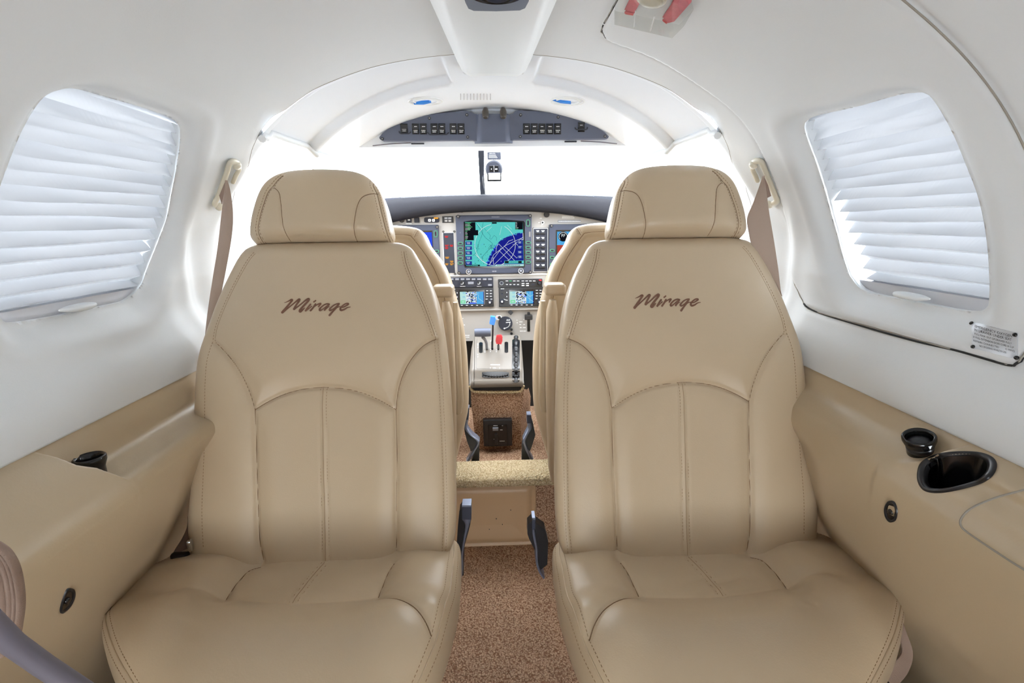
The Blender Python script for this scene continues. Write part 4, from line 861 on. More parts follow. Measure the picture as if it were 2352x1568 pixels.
for i, x in enumerate((1258, 1330, 1405, 1480)): mb = MB(); rz(mb, x - 30, 285, x + 30, 322, YR - .003, .003, 0, .001); rz(mb, x - 18, 285, x + 18, 297, YR - .0034, .001, 1); mb.build('key', ['slated', 'white'], xp)
for x, y in ((1580, 270), (1580, 310), (1670, 270), (1670, 310)): mb = MB(); rz(mb, x - 26, y - 8, x + 26, y + 8, YR - .002, .002, 0, 0); mb.build('key', 'white', xp)
mb = MB(); rz(mb, 1750, 270, 1815, 305, YR - .001, .001); mb.build('photocell', 'slated', xp)
for x in (1150, 1910): a = Z7(x, 262); mb = MB(); fc(mb, a[0], a[1], 5.4, YR - .010, .010, 0, 22, bev=.001); fc(mb, a[0], a[1], 3, YR - .014, .006, 1, 18, bev=.0006); mb.build('knob', ['blacks', 'slated'], xp)
mb = MB(); rz(mb, 1900, 190, 1950, 215, YR - .0005, .0005, 0); mb.build('lettering', 'red', xp)
def gps(dx, dy, label):
    g_ = empty('navigation_radio', tuple(at(*Z7(570 + dx, 740 + dy), YP)), label, 'radio')
    def q(mb, x0, y0, x1, y1, *a): return rz(mb, x0 + dx, y0 + dy, x1 + dx, y1 + dy, *a)
    mb = MB(); q(mb, 100, 352, 990, 742, YR, .010, 0, .002); mb.build('face', 'black', g_)
    mb = MB(); q(mb, 305, 400, 812, 690, YR - .0006, .0006); mb.build('screen_surround', 'blacks', g_)
    mb = MB(); l2 = lambda k: YR - .0008 - .00015 * k; q(mb, 320, 435, 795, 680, l2(0), .0001, 0); q(mb, 320, 435, 437, 680, l2(1), .0001, 1); q(mb, 437, 435, 650, 675, l2(1), .0001, 2)
    rg = random.Random(int(dx) + 5)
    for k in range(95): a = Z7(dx + rg.uniform(445, 648), dy + rg.uniform(440, 665)); fo(mb, *a, rg.uniform(1, 4.4), rg.uniform(1, 3.2), l2(2 + k * .05), .0001, rg.choice([3, 3, 2, 3, 4, 0]), 7)
    for L in ([(640, 470), (690, 500), (680, 560), (790, 640)], [(650, 445), (720, 540), (790, 500)] if dx else [(600, 455), (700, 460)], [(730, 440), (720, 660)] if dx else [(560, 640), (640, 600)]): fl(mb, [Z7(dx + x, dy + y) for x, y in L], .7, l2(8), .0001, 1)
    for y in (452, 470, 530, 548): a = Z7(dx + 372, dy + y); glyphs(mb, a[0], a[1], 4, l2(3), 0, 1, 1.2, rg, .0001)
    q(mb, 335, 610, 425, 665, l2(3), .0001, 5); q(mb, 350, 625, 410, 650, l2(4), .0001, 1); q(mb, 515, 650, 640, 672, l2(9), .0001, 4) if not dx else None
    q(mb, 785, 435, 797, 680, l2(4), .0001, 6)
    mb.build('screen', ['sky', 'slight', 'swhite', 'sblack', 'sblue', 'sgreen', 'navy'], g_, fix=False, label='small screen with a mottled map beside pale blue water')
    for x in (355, 457, 558, 660, 762): mb = MB(); q(mb, x - 34, 698, x + 34, 720, YR - .002, .002, 0, .001); q(mb, x - 18, 702, x + 18, 712, YR - .0024, .0006, 1); mb.build('key', ['slated', 'white'], g_)
    for x, y in ((862, 418), (935, 418), (862, 475), (935, 475), (862, 530), (935, 530), (852, 585), (945, 585)): mb = MB(); q(mb, x - 28, y - 14, x + 28, y + 16, YR - .002, .002, 0, .001); q(mb, x - 20, y - 9, x + 20, y + 1, YR - .0024, .0006, 1); mb.build('key', ['slated', 'white'], g_)
    for y in (458, 540): mb = MB(); q(mb, 248, y - 28, 280, y + 28, YR - .002, .002, 0, .001); q(mb, 255, y - 12, 268, y + 10, YR - .0024, .0006, 1); mb.build('key', ['slated', 'white'], g_)
    for x, y, r1 in ((915, 648, 5.6), (165, 640, 6.0)): a = Z7(x + dx, y + dy); mb = MB(); fc(mb, a[0], a[1], r1, YR - .006, .006, 0, 24, bev=.0008); fc(mb, a[0], a[1], r1 * .7, YR - .013, .008, 0, 22, bev=.0008); fo(mb, a[0], a[1], 4, 4.2, YR - .0134, .0006, 1, 12, .7); mb.build('knob', ['slated', 'white'], g_)
    for y in (415, 495): a = Z7(165 + dx, y + dy); mb = MB(); fc(mb, a[0], a[1], 2.6, YR - .006, .006, 0, 14); mb.build('knob', 'slated', g_)
    mb = MB(); a = Z7(140 + dx, 382 + dy); glyphs(mb, a[0], a[1], 5, YR - .0004, 0, 1.3, 1.3, rg); a = Z7(205 + dx, 590 + dy); fl(mb, [a, (a[0] + 4, a[1] + 2), (a[0] + 8, a[1] + 2.4)], 1, YR - .0004, .0004, 0); mb.build('lettering', 'white', g_)
gps(0, 0, 'left navigation radio with a small colour map, below the audio panel'); gps(995, -8, 'right navigation radio with a small colour map, below the transponder')
# ------------------------------------------------------------ throttle quadrant on its carpeted pedestal
Z3 = Zm(3.734, 980, 680)
tq = empty('throttle_quadrant', (0, 1.66, .36), 'taupe throttle quadrant with black, blue and red levers on a carpeted pedestal', 'control console')
def zq(px, py, Y): return float(at(px, py, Y)[2])
prf = [(1.80, zq(1140, 800, 1.80)), (1.78, zq(1140, 771, 1.78)), (1.765, zq(1140, 770, 1.765)), (1.70, zq(1140, 793, 1.70)), (1.64, zq(1140, 824, 1.64)), (1.60, zq(1140, 845, 1.60)), (1.590, zq(1140, 851, 1.590)), (1.588, zq(1140, 868, 1.588)), (1.575, zq(1140, 873, 1.575)), (1.572, zq(1140, 889, 1.572)), (1.80, zq(1140, 889, 1.572))]
xl = at(1078, 870, 1.60)[0]; xr_ = at(1203, 870, 1.60)[0]; xl2 = at(1090, 775, 1.76)[0] - .004; xr2 = at(1196, 775, 1.76)[0] + .002
g = []
for k, (Y, z) in enumerate(prf):
    f = np.clip((1.77 - Y) / .17, 0, 1); a, b = xl2 + (xl - xl2) * f ** .6, xr2 + (xr_ - xr2) * f ** .6; row = []
    for t in np.linspace(0, 1, 41):
        x = a + (b - a) * t; e = max(0, abs(t - .5) * 2 - .86) / .14; row.append((x, Y + .012 * e ** 2.2, z - .014 * e ** 2.2))
    g.append(row)
mb = MB().grid(np.array(g))
for e in (0, -1): mb.add([r[e] for r in g], [list(range(len(g)))])
mb.build('housing', 'ped', tq, fix=True)
QB = BVHTree.FromPolygons([Vector(p) for p in mb.v], mb.f)
def onq(px, py, lift=.0): p, n = hit(px, py, QB); return (p + n * lift, n) if p else (Vector(at(px, py, 1.62)), Vector((0, -1, 0)))
def qslot(mb, x0, y0, x1, y1, lift=.0009, mi=0):
    g = []
    ys_ = np.linspace(y0, y1, 24)
    for y in ys_:
        e = min(y - y0, y1 - y, 8) / 8; ins = (x1 - x0) * .5 * (1 - math.sqrt(max(0, 1 - (1 - e) ** 2))) * .9 if e < 1 else 0
        g.append([onq(*Z3(x, y), lift)[0] for x in np.linspace(x0 + ins, x1 - ins, 6)])
    mb.grid(np.array(g), mi)
def qpatch(mb, pts, lift=.0008, mi=0):
    P_ = [onq(*p, lift)[0] for p in pts]; c = sum(P_, Vector()) / len(P_); mb.add(P_ + [c], [[i, (i + 1) % len(P_), len(P_)] for i in range(len(P_))], mi)
def slotz(x0, y0, x1, y1): return [Z3(x, y) for x, y in [(x0 + 6, y0), (x1 - 6, y0), (x1, y0 + 6), (x1, y1 - 6), (x1 - 6, y1), (x0 + 6, y1), (x0, y1 - 6), (x0, y0 + 6)]]
for s_ in ((449, 396, 481, 488), (506, 400, 524, 462), (554, 385, 571, 462), (606, 415, 624, 462), (668, 392, 699, 486)): mb = MB(); qslot(mb, *s_); mb.build('lever_slot', 'blacks', tq)
mb = MB(); qslot(mb, 734, 360, 797, 742); mb.build('wheel_slot', 'blacks', tq); mb = MB(); qslot(mb, 474, 646, 706, 698); mb.build('wheel_slot', 'blacks', tq)
mb = MB(); pts = [onq(*Z3(767, y), .002)[0] for y in np.linspace(355, 735, 60)]; mb.tube(pts, [.0065 + .0022 * math.cos(i * .85) for i in range(60)], 12); mb.build('trim_wheel', 'black', tq)
mb = MB(); pts = [onq(*Z3(x, 672 + 16 * math.sin((x - 480) / 225 * math.pi)), .001)[0] for x in np.linspace(484, 697, 44)]; mb.tube(pts, [.0036 + .0012 * math.cos(i * 1.3) for i in range(44)], 10); mb.build('rudder_trim_wheel', 'black', tq)
mb = MB()
pts = [onq(*p, .0006)[0] for p in resample([Z3(412, 350), Z3(410, 560), Z3(408, 640), Z3(406, 775)], 40)]; mb.tube(pts, .0007, 6); mb.build('side_seam', 'dark', tq)
mb = MB(); loop = [Z3(x, y) for x, y in [(430, 370), (425, 600), (432, 622), (722, 628), (730, 600), (738, 420)]]; pts = [onq(*p, .0004)[0] for p in resample(loop, 60)]; mb.tube(pts, .0004, 5); mb.build('placard_edge', 'steel', tq)
mb = MB()
for x, y, n in ((548, 588, 12), (568, 617, 4), (543, 616, 1), (624, 616, 1), (497, 470, 1), (497, 480, 1), (545, 460, 1), (545, 475, 1), (596, 462, 1), (596, 476, 1), (545, 385, 1), (436, 420, 1), (436, 440, 1), (436, 500, 1), (436, 520, 1), (436, 410, 1)):
    for k in range(n):
        a = Z3(x + k * 6.8, y); qpatch(mb, [(a[0], a[1] - 1), (a[0] + 1.3, a[1] - 1), (a[0] + 1.3, a[1] + 1), (a[0], a[1] + 1)], .0006)
mb.build('lettering', 'white', tq)
# levers
YL = 1.60
a = at(*Z3(411, 312), YL); b = at(*Z3(550, 312), YL)
t1 = MB(); t1.grid(np.array([[(x, YL + .014 * math.cos(t), (a[2] + b[2]) / 2 + .0145 * math.sin(t) * (1 - .08 * ((x - a[0]) / (b[0] - a[0]) - .5) ** 2 * 4)) for t in np.linspace(0, 2 * math.pi, 24, endpoint=False)] for x in np.linspace(a[0], b[0], 14)]), closed_u=True)
for e in (0, 13): t1.add([t1.v[e * 24 + k] for k in range(24)], [list(range(24))])
th = t1.build('throttle_lever', 'slateo', tq, label='wide slate T-shaped throttle handle')
mb = MB(); mb.tube([at(*Z3(478, 350), YL + .005), at(*Z3(500, 372), YL + .01), at(*Z3(512, 400), YL + .03), at(*Z3(515, 452), YL + .09)], .0056, 10); mb.build('lever_arm', 'grey', th)
mb = MB(); c_ = [at(*Z3(x, y), YL + .02) for x, y in ((548, 176), (585, 180), (594, 200), (580, 250), (540, 240), (538, 228))]; mb.prism(c_, (0, .022, 0)); pr_ = mb.build('propeller_lever', 'blue', tq, label='blue propeller lever knob')
mb = MB(); mb.tube([at(*Z3(568, 245), YL + .03), at(*Z3(565, 350), YL + .05), at(*Z3(563, 455), YL + .09)], .0032, 8); mb.build('lever_arm', 'black', pr_)
mb = MB(); c_ = [at(*Z3(x, y), YL + .035) for x, y in ((600, 344), (640, 339), (650, 350), (650, 385), (640, 412), (598, 410), (591, 385), (595, 360))]; mb.prism(c_, (0, .02, 0)); mb.prism([at(*Z3(x, y), YL + .03) for x, y in ((612, 348), (636, 346), (644, 354), (643, 382), (610, 384), (606, 352))], (0, .02, 0)); mx_ = mb.build('mixture_lever', 'red', tq, label='red mixture lever knob')
mb = MB(); mb.tube([at(*Z3(616, 412), YL + .045), at(*Z3(615, 455), YL + .09)], .0026, 8); mb.build('lever_arm', 'black', mx_)
# pedestal
YC = 1.585; pd = empty('pedestal', (0, YC, .13), 'brown carpeted cockpit pedestal below the throttle quadrant', 'pedestal')
fa = [(1081, 893), (1083, 935), (1088, 975), (1093, 1022), (1096, 1032), (1196, 1032), (1198, 1020), (1196, 985), (1199, 940), (1204, 893)]
mb = MB(); fp(mb, fa, YC, .26); mb.build('carpet_cover', 'carpet', pd)
mb = MB(); mb.tube([at(x, y, YC - .004) for x, y in spline([(1079, 886), (1084, 896), (1095, 900), (1140, 901), (1190, 900), (1199, 894), (1203, 885)], 6)], .0045, 8); mb.build('piping', 'carpet2', pd)
mb = MB(); fp(mb, [(1080, 886), (1203, 884), (1203, 892), (1190, 896), (1140, 897), (1090, 896)], YC - .002, .01); mb.build('painted_gap_shade', 'dark', pd)  # dark strip stands in for the shade under the quadrant
mb = MB(); P1 = [at(1204, 893, YC), at(1199, 940, YC), at(1196, 985, YC), at(1197, 1022, YC)]; sd = MB().grid(np.array([[p + np.array([0, 0, 0]) for p in P1], [at(1211, 894, 1.63), at(1214, 940, 1.64), at(1207, 985, 1.64), at(1200, 1022, 1.62)], [at(1214, 890, 1.72), at(1219, 910, 1.72), at(1217, 950, 1.72), at(1210, 985, 1.72)]])); sd.build('side_panel', 'carpet', pd)
bx_ = empty('control_box', tuple(at(1143, 1024, YC - .02)), 'black selector box set into the foot of the carpeted pedestal', 'control box')
mb = MB(); fr(mb, *Z3(486, 1060), *Z3(733, 1288), YC - .022, .022, 0, .003); mb.build('body', 'black', bx_)
mb = MB(); fr(mb, *Z3(527, 1102), *Z3(690, 1288), YC - .0235, .002, 0, .001); mb.build('recess', 'blacks', bx_)
mb = MB(); fr(mb, *Z3(566, 1130), *Z3(615, 1156), YC - .03, .008, 0, .0015); mb.build('switch', 'grey', bx_)
mb = MB(); fr(mb, *Z3(585, 1185), *Z3(607, 1275), YC - .031, .009, 0, .002); mb.build('handle', 'black', bx_)
mb = MB(); [glyphs(mb, *Z3(x, y), n, YC - .0238, 0, 1.4, 1.2, rng) for x, y, n in ((572, 1110, 6), (630, 1146, 5), (626, 1242, 7), (575, 1226, 1), (645, 1110, 2))]; mb.build('lettering', 'white', bx_)
# ------------------------------------------------------------ overhead switch panel
Z2 = Zm(3.92, 840, 220); YO = 1.402
op = empty('overhead_switch_panel', tuple(at(1135, 320, YO)), 'slate blue wing-shaped overhead switch panel above the windshield', 'switch panel')
lw = [(125, 388), (122, 372), (150, 338), (200, 298), (300, 240), (380, 212), (450, 194), (600, 166), (780, 144), (900, 136), (935, 138), (960, 150), (985, 163), (1000, 166), (1000, 405), (960, 396), (150, 404)]
rw = [(1300, 166), (1325, 158), (1345, 138), (1370, 132), (1500, 135), (1700, 155), (1900, 198), (2050, 262), (2150, 330), (2188, 362), (2184, 380), (2165, 384), (1335, 393), (1300, 405)]
mb = MB(); fp(mb, [Z2(*p) for p in lw], YO, .02); mb.build('wing_plate', 'slateo', op); mb = MB(); fp(mb, [Z2(*p) for p in rw], YO, .02); mb.build('wing_plate', 'slateo', op)
a, b = at(*Z2(985, 162), YO - .012), at(*Z2(1312, 417), YO - .012); x0, x1, z1, z0 = a[0], b[0], a[2], b[2]
pr = [(-.004, YO + .01), (.002, YO), (.012, YO - .011), (.018, YO - .013)]; xs_ = [(x0 + d, y) for d, y in pr] + [(x1 - d, y) for d, y in pr[::-1]]
mb = MB().grid(np.array([[(x, y, z1) for x, y in xs_], [(x, y, z0) for x, y in xs_]])); mb.add([(x, y, z1) for x, y in xs_], [list(range(8))]); mb.add([(x, y, z0) for x, y in xs_], [list(range(8))]); mb.build('centre_block', 'slateo', op)
for x, y in ((148, 385), (573, 200), (910, 170), (918, 370), (1396, 170), (1733, 190), (1392, 366), (2156, 363)): screw(*Z2(x, y), 3.3, YO, op)
def rocker(x, y0, y1, up='white', low='white', wide=62, guard=False):
    s_ = MB(); fr(s_, *Z2(x - wide / 2, y0), *Z2(x + wide / 2, y1), YO - .002, .003, 0, .0005); ym = y0 + (y1 - y0) * .5
    fr(s_, *Z2(x - wide / 2 + 4, y0 + 10), *Z2(x + wide / 2 - 4, ym + 4), YO - .008, .006, 1, .0012); fr(s_, *Z2(x - wide / 2 + 4, ym + 4), *Z2(x + wide / 2 - 4, y1 - 4), YO - .004, .003, 0, .0008)
    if up: glyphs(s_, *Z2(x - 12, y0 + 28), 4, YO - .0084, 2, 1.7, 1.3, rng)
    if low: glyphs(s_, *Z2(x - 17, y1 - 34), 5, YO - .0044, 2, 1.7, 1.5, rng); glyphs(s_, *Z2(x - 14, y1 - 20), 4, YO - .0044, 2, 1.7, 1.5, rng)
    return s_.build('rocker_switch', ['blacks', 'black', 'white'], op)
for x in (448, 518, 616, 685, 788, 858, 1448, 1518, 1588, 1658, 1728): rocker(x, 248, 345)
rocker(345, 250, 335, up=None, wide=66); rocker(1942, 236, 325, low=None, wide=60)
for x0_, x1_, y_ in ((300, 405, 340), (560, 745, 348), (1885, 1998, 305)):
    mb = MB(); mb.tube([at(*Z2(x, y), YO - .010 if 0 < k < 5 else YO) for k, (x, y) in enumerate([(x0_, y_ - 18), (x0_ + 3, y_ - 8), (x0_ + 18, y_), (x1_ - 18, y_), (x1_ - 3, y_ - 8), (x1_, y_ - 18)])], .0016, 8); mb.build('switch_guard', 'slated', op)
for x in (1078, 1238):
    p = at(*Z2(x, 138), 1.375); mb = MB(); mb.lathe(p + np.array([0, 0, -.004]), (0, -.45, -.9), [(-.012, .006), (-.004, .0085), (.004, .0088), (.012, .008), (.015, .005)], 18); tag(mb.build('reading_light', 'lamp', loc=p), 'small brown grey swivel light on the cockpit roof, %s one over the overhead switch panel' % ('left' if x < 1100 else 'right'), 'light', 'swivel lights above the switch panel')
# roof vents with blue tabs, slots, visor clips
for (cx_, cy_), sgn, nm in (((977, 231), -1, 'left'), ((1304, 231), 1, 'right')):
    r_ = empty('roof_vent', tuple(hit(cx_, cy_, ROOFBVH)[0]), 'white roof vent with a blue tab, %s of the pair above the switch panel' % nm, 'vent', 'round roof vents')
    mb = MB()
    for rr in (1., .72): pts = [hit(cx_ + 38 * rr * math.cos(t), cy_ + 9 * rr * math.sin(t), ROOFBVH) for t in np.linspace(0, 2 * math.pi, 40, endpoint=False)]; mb.tube([p + n * .001 for p, n in pts], .0022, 6, closed=True)
    mb.build('ring', 'plastic', r_)
    mb = MB(); L = [(950, 236), (972, 236.5), (990, 232), (985, 230), (968, 231), (955, 234)] if sgn < 0 else [(1270, 227), (1288, 233), (1312, 235.5), (1311, 232), (1292, 230)]
    P_ = [hit(*p, ROOFBVH) for p in L]; mb.add([p + n * .004 for p, n in P_] + [p for p, n in P_], [list(range(len(L)))] + [[i, (i + 1) % len(L), len(L) + (i + 1) % len(L), len(L) + i] for i in range(len(L))]); mb.build('tab', 'blue', r_)
r_ = empty('speaker_grille', tuple(hit(1092, 221, ROOFBVH)[0]), 'row of narrow slots in the white cockpit roof between the round vents', 'grille')
for k in range(10):
    mb = MB(); P_ = [hit(1058 + k * 7.6, y, ROOFBVH) for y in (215, 228)]; mb.tube([p + n * .0006 for p, n in P_], .0012, 6); mb.build('slat', 'rail', r_)
for x0_, x1_, y_, nm in ((944, 974, 329.5, 'left'), (1297, 1325, 324.8, 'right')): mb = MB(); fr(mb, x0_, y_ - 1.4, x1_, y_ + 1.4, 1.42, .01, 0, .001); tag(mb.build('visor_clip', 'slated'), 'short dark clip under the %s wing of the overhead switch panel' % nm, 'clip')
for L, n in (([(856, 334.5), (900, 330), (944, 328)], 1), ([(1334, 324), (1375, 326), (1417, 330)], 2)): struct(MB().tube([at(x, y, 1.42) for x, y in L], .0013, 6).build('trim_%d' % (18 + n), 'lav'))
# compass on the centre post
cm = empty('compass', tuple(at(1134, 408, 1.60)), 'small black magnetic compass mounted on the windshield centre post', 'compass')
mb = MB(); c_ = at(1134.5, 388, 1.60); mb.lathe(c_ + np.array([0, .03, 0]), (0, -1, 0), [(0, .018), (.01, .027), (.024, .0275), (.03, .025), (.031, .021)], 32); mb.build('housing', 'slated', cm)
mb = MB(); fr(mb, 1124, 380, 1145, 395, 1.5985, .002, 0, .001); fr(mb, 1134.2, 380, 1134.9, 395, 1.598, .0005, 1); glyphs(mb, 1128, 388, 1, 1.598, 1, 2.5, 2); glyphs(mb, 1137, 388, 2, 1.598, 1, 2.5, 2); mb.build('card_window', ['blacks', 'white'], cm)
mb = MB(); fr(mb, 1119, 398, 1151.5, 416.5, 1.597, .002, 1, .001); fr(mb, 1122, 397, 1149, 412.5, 1.5965, .001, 0)
for y in (399.5, 403, 407, 410.5): glyphs(mb, 1124, y, 9, 1.596, 2, .9, 1.5, rng)
mb.build('deviation_card', ['white', 'blacks', 'grey'], cm)
mb = MB(); fr(mb, 1119.5, 349, 1150.5, 366.5, 1.62, .002, 0, .0008); glyphs(mb, 1124, 352.3, 11, 1.6194, 1, .9, 1.0, rng)
for y in (356, 359, 362): glyphs(mb, 1123, y, 11, 1.6194, 1, .6, 1.2, rng)
tag(mb.build('windshield_placard', ['slated', 'white']), 'small dark printed placard above the compass', 'placard')
struct(MB().tube([at(1140, 322, 1.47), at(1134, 350, 1.63), at(1134, 372, 1.63)], .0025, 6).build('trim_21', 'white'))
REAR_OPEN = .06
# ------------------------------------------------------------ rear of the cabin behind the camera, darkened to cut light, small middle opening added for light
g = [(x, -1.0, z) for x, z in [(-.60, 0), (-.60, .65)] + [(-a, b) for a, b in _sec[:400:12][::-1]] + [(a, b) for a, b in _sec[:400:12]] + [(.60, .65), (.60, 0)]]
mb = MB(); inn_ = [(-.52, -1.0, .05), (-.52, -1.0, .65)] + [(-.52 * math.cos(t), -1.0, .80 + .33 * math.sin(t)) for t in np.linspace(.1, math.pi - .1, len(g) - 4)] + [(.52, -1.0, .65), (.52, -1.0, .05)]
mb.grid(np.array([g, [(x * REAR_OPEN, y, .6 + (z - .6) * REAR_OPEN) for x, y, z in inn_]])); struct(mb.build('wall_back', 'rear'))
# ------------------------------------------------------------ overhead console
oc = empty('overhead_console', (0, .75, 1.18), 'long white overhead console running down the middle of the cabin ceiling', 'console')
rows = []
for Y, wo, wi, dz in [(-.9, .125, .085, .022), (.3, .105, .072, .022), (.70, .088, .063, .022), (1.00, .068, .051, .020), (1.035, .064, .049, .016), (1.055, .062, .047, .002), (1.06, .060, .046, -.004)]:
    x0 = .004; zt = lambda x: float(sec(np.array([float(np.interp(abs(x), _sec[:400, 0], _q[:400]))]))[1][0])
    r = [(-wo, zt(wo) + .003), (-wo + .004, zt(wo) - .004), (-wi - .012, 1.21 - dz * .45), (-wi - .003, 1.21 - dz * .8), (-wi + .004, 1.21 - dz), (-wi * .5, 1.21 - dz + .001), (0, 1.21 - dz + .0015)]
    r = r + [(-a, b) for a, b in r[:-1][::-1]]; rows.append([(x + x0, Y, z) for x, z in r])
mb = MB().grid(np.array(rows)); mb.build('housing', 'plastic', oc)
CB = BVHTree.FromPolygons([Vector(p) for p in mb.v], mb.f)
mb = MB(); zc_ = 1.1865; P_ = [atz(x, y, zc_) for x, y in [(1069, 6), (1076, 20), (1088, 25), (1140, 26), (1194, 24), (1206, 19), (1214, 4), (1235, -70), (1236, -90), (1045, -90), (1046, -70)]]; mb.prism(P_, (0, 0, .006)); mb.build('vent_plate', 'slateo', oc)
vc_ = atz(1141, -28, zc_ - .001); mb = MB()
for r0, h0, m in ((.038, .002, 0), (.030, .004, 1), (.023, .007, 0), (.016, .009, 1)): mb.lathe(vc_, (0, 0, -1), [(-.002, r0), (h0, r0), (h0 + .0015, r0 - .002), (h0 - .001, r0 - .005)], 40, m)
mb.build('air_nozzle', ['blacks', 'slate'], oc)
# ------------------------------------------------------------ shoulder belts and their wall guides
def wallp(px, py, lift): p, n = hit(px, py); return p + n * lift, n
def guide(main, arm, bosses, label):
    r = empty('belt_guide', tuple(wallp(*main[0], 0)[0]), label, 'belt guide', 'shoulder belt guides on the cabin walls')
    mb = MB(); n = wallp(*main[len(main) // 2], 0)[1]
    for L, rad in ((main, .0062), (arm, .0054)): pts = [wallp(*p, .006)[0] for p in spline(L, 5)]; mb.tube(pts, [rad * .8] + [rad] * (len(pts) - 2) + [rad * .8], 14, flat=(tuple(n), .7))
    mb.build('frame', 'cream', r)
    for b in bosses: p, n = wallp(*b, .0075); mb = MB(); mb.lathe(p, n, [(0, .0082), (.004, .0078), (.007, .0055), (.0076, .002)], 20); mb.build('screw_cap', 'cream', r)
    return r
Z5 = Zm(2.8, 380, 340); Z6 = Zm(2.8, 1620, 340)
guide([Z5(*p) for p in [(452, 92), (425, 72), (398, 80), (375, 150), (345, 235), (318, 305), (300, 345), (330, 366)]], [Z5(*p) for p in [(440, 88), (458, 120), (442, 160), (420, 215)]], [Z5(436, 90), Z5(326, 362)], 'cream plastic shoulder belt guide on the left cabin wall')
guide([Z6(*p) for p in [(318, 92), (340, 70), (372, 72), (395, 120), (425, 195), (455, 270), (475, 330), (438, 360)]], [Z6(*p) for p in [(318, 95), (322, 130), (338, 165), (352, 205)]], [Z6(333, 86), Z6(438, 348)], 'cream plastic shoulder belt guide on the right cabin wall')
def belt(zm, Lf, Rt, back, Y, label, nm='shoulder_belt'):
    r = empty(nm, tuple(at(*zm(*Lf[-1]), Y(Lf[-1][1]))), label, 'seat belt', 'shoulder belts')
    A, B = resample(spline(Lf, 6), 40), resample(spline(Rt, 6), 40); g = []
    for k, (a, b) in enumerate(zip(A, B)):
        row = []
        for t in np.linspace(0, 1, 9): q = a + (b - a) * t; p = at(*zm(*q), Y(q[1])); row.append(p + np.array([0, -.004 * math.sin(t * math.pi), 0]))
        g.append(row)
    g = np.array(g); mb = MB().grid(g).grid(g + np.array([0, .002, 0])); o = mb.build('webbing', 'belt', r)
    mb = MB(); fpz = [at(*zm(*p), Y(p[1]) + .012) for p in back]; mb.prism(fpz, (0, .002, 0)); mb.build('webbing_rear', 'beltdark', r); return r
yl = lambda y: float(np.interp(y, [200, 360, 1400], [.968, .95, .915]))
belt(Z5, [(385, 208), (376, 300), (360, 420), (335, 640), (300, 860), (265, 1100), (236, 1400)], [(396, 208), (415, 280), (430, 400), (428, 520), (405, 680), (345, 980), (290, 1190), (240, 1400)], [(388, 205), (345, 305), (362, 362), (375, 300)], yl, 'taupe shoulder belt hanging from the left wall guide')
yr = lambda y: float(np.interp(y, [180, 360, 960], [.945, .93, .90]))
belt(Z6, [(372, 178), (345, 260), (308, 360), (272, 450), (282, 540), (310, 650), (400, 800), (486, 950)], [(378, 178), (392, 270), (412, 420), (436, 560), (455, 680), (472, 800), (488, 950)], [(378, 180), (400, 320), (424, 308), (405, 240)], yr, 'taupe shoulder belt hanging from the right wall guide')
# ------------------------------------------------------------ exit handle cover and placards
r_ = empty('exit_handle_cover', tuple(hit(1490, 20)[0]), 'clear acrylic cover with red tapes over the exit handle in the ceiling', 'handle cover')
cor = [(1412, 22), (1560, 56), (1594, 20), (1578, -40), (1425, -80)]; bot = [(1420, 18), (1556, 50), (1584, 20), (1570, -36), (1432, -74)]
A = [wallp(*p, .0005) for p in cor]; Bp = [wallp(*p, .020)[0] for p in bot]
mb = MB(); k = len(cor); vv = [p for p, n in A] + Bp; mb.add(vv, [[k + i for i in range(k)]] + [[i, (i + 1) % k, k + (i + 1) % k, k + i] for i in range(k)]); mb.build('cover', 'clear', r_, fix=False)
for L in ([(1436, 19), (1458, 22), (1476, -12), (1484, -50), (1456, -50), (1450, -10)], [(1524, 36), (1536, 42), (1552, 38), (1592, -8), (1600, -50), (1566, -50), (1545, 5)]):
    mb = MB(); P_ = [wallp(*p, .006)[0] for p in L]; mb.add(P_, [list(range(len(L)))]); mb.add([p + Vector((0, 0, .004)) for p in P_], [list(range(len(L)))]); mb.build('tape', 'pink', r_)
    b = L[0], L[1]; mb = MB(); P_ = [wallp(x, y, .0066)[0] for x, y in [(L[0][0] + 1, L[0][1] - 6), (L[1][0], L[1][1] - 5), (L[1][0] - 1, L[1][1] + 1), (L[0][0] + 3, L[0][1] + 1)]]; mb.add(P_, [[0, 1, 2, 3]]); mb.build('tape_end', 'red', r_)
for L in ([(1513, 2), (1502, 40)], [(1468, -10), (1464, 30)]): mb = MB(); mb.tube([wallp(*p, .017)[0] for p in L], .0009, 6); mb.build('rib', 'white', r_)
mb = MB(); p, n = wallp(1502, -26, .006); mb.lathe(p, n, [(0, .018), (.006, .018), (.009, .014), (.009, .008)], 30); mb.build('handle', 'cream', r_)
pc = [(2233, 739), (2338, 765), (2338, 826), (2235, 799)]; 
r_ = empty('oxygen_placard', tuple(wallp(*pc[3], 0)[0]), 'small silver EMERGENCY OXYGEN placard with four dark rivets, under the right window', 'placard')
pcn = [np.array(p, float) for p in pc]
def plq(u, v, lift): q = pcn[3] + (pcn[2] - pcn[3]) * u + (pcn[0] - pcn[3]) * v + (pcn[1] - pcn[0] - pcn[2] + pcn[3]) * u * v; return wallp(q[0], q[1], lift)
mb = MB(); g = np.array([[plq(u, v, .0012)[0] for u in np.linspace(0, 1, 13)] for v in np.linspace(0, 1, 9)]); g0 = np.array([[plq(u, v, -.001)[0] for u in np.linspace(0, 1, 13)] for v in np.linspace(0, 1, 9)]); mb.grid(g)
ring_ = [(0, k) for k in range(12)] + [(k, 12) for k in range(8)] + [(8, 12 - k) for k in range(12)] + [(8 - k, 0) for k in range(8)]
mb.grid(np.array([[g[a] for a in ring_], [g0[a] for a in ring_]]), closed_u=True); mb.build('plate', 'placard', r_)
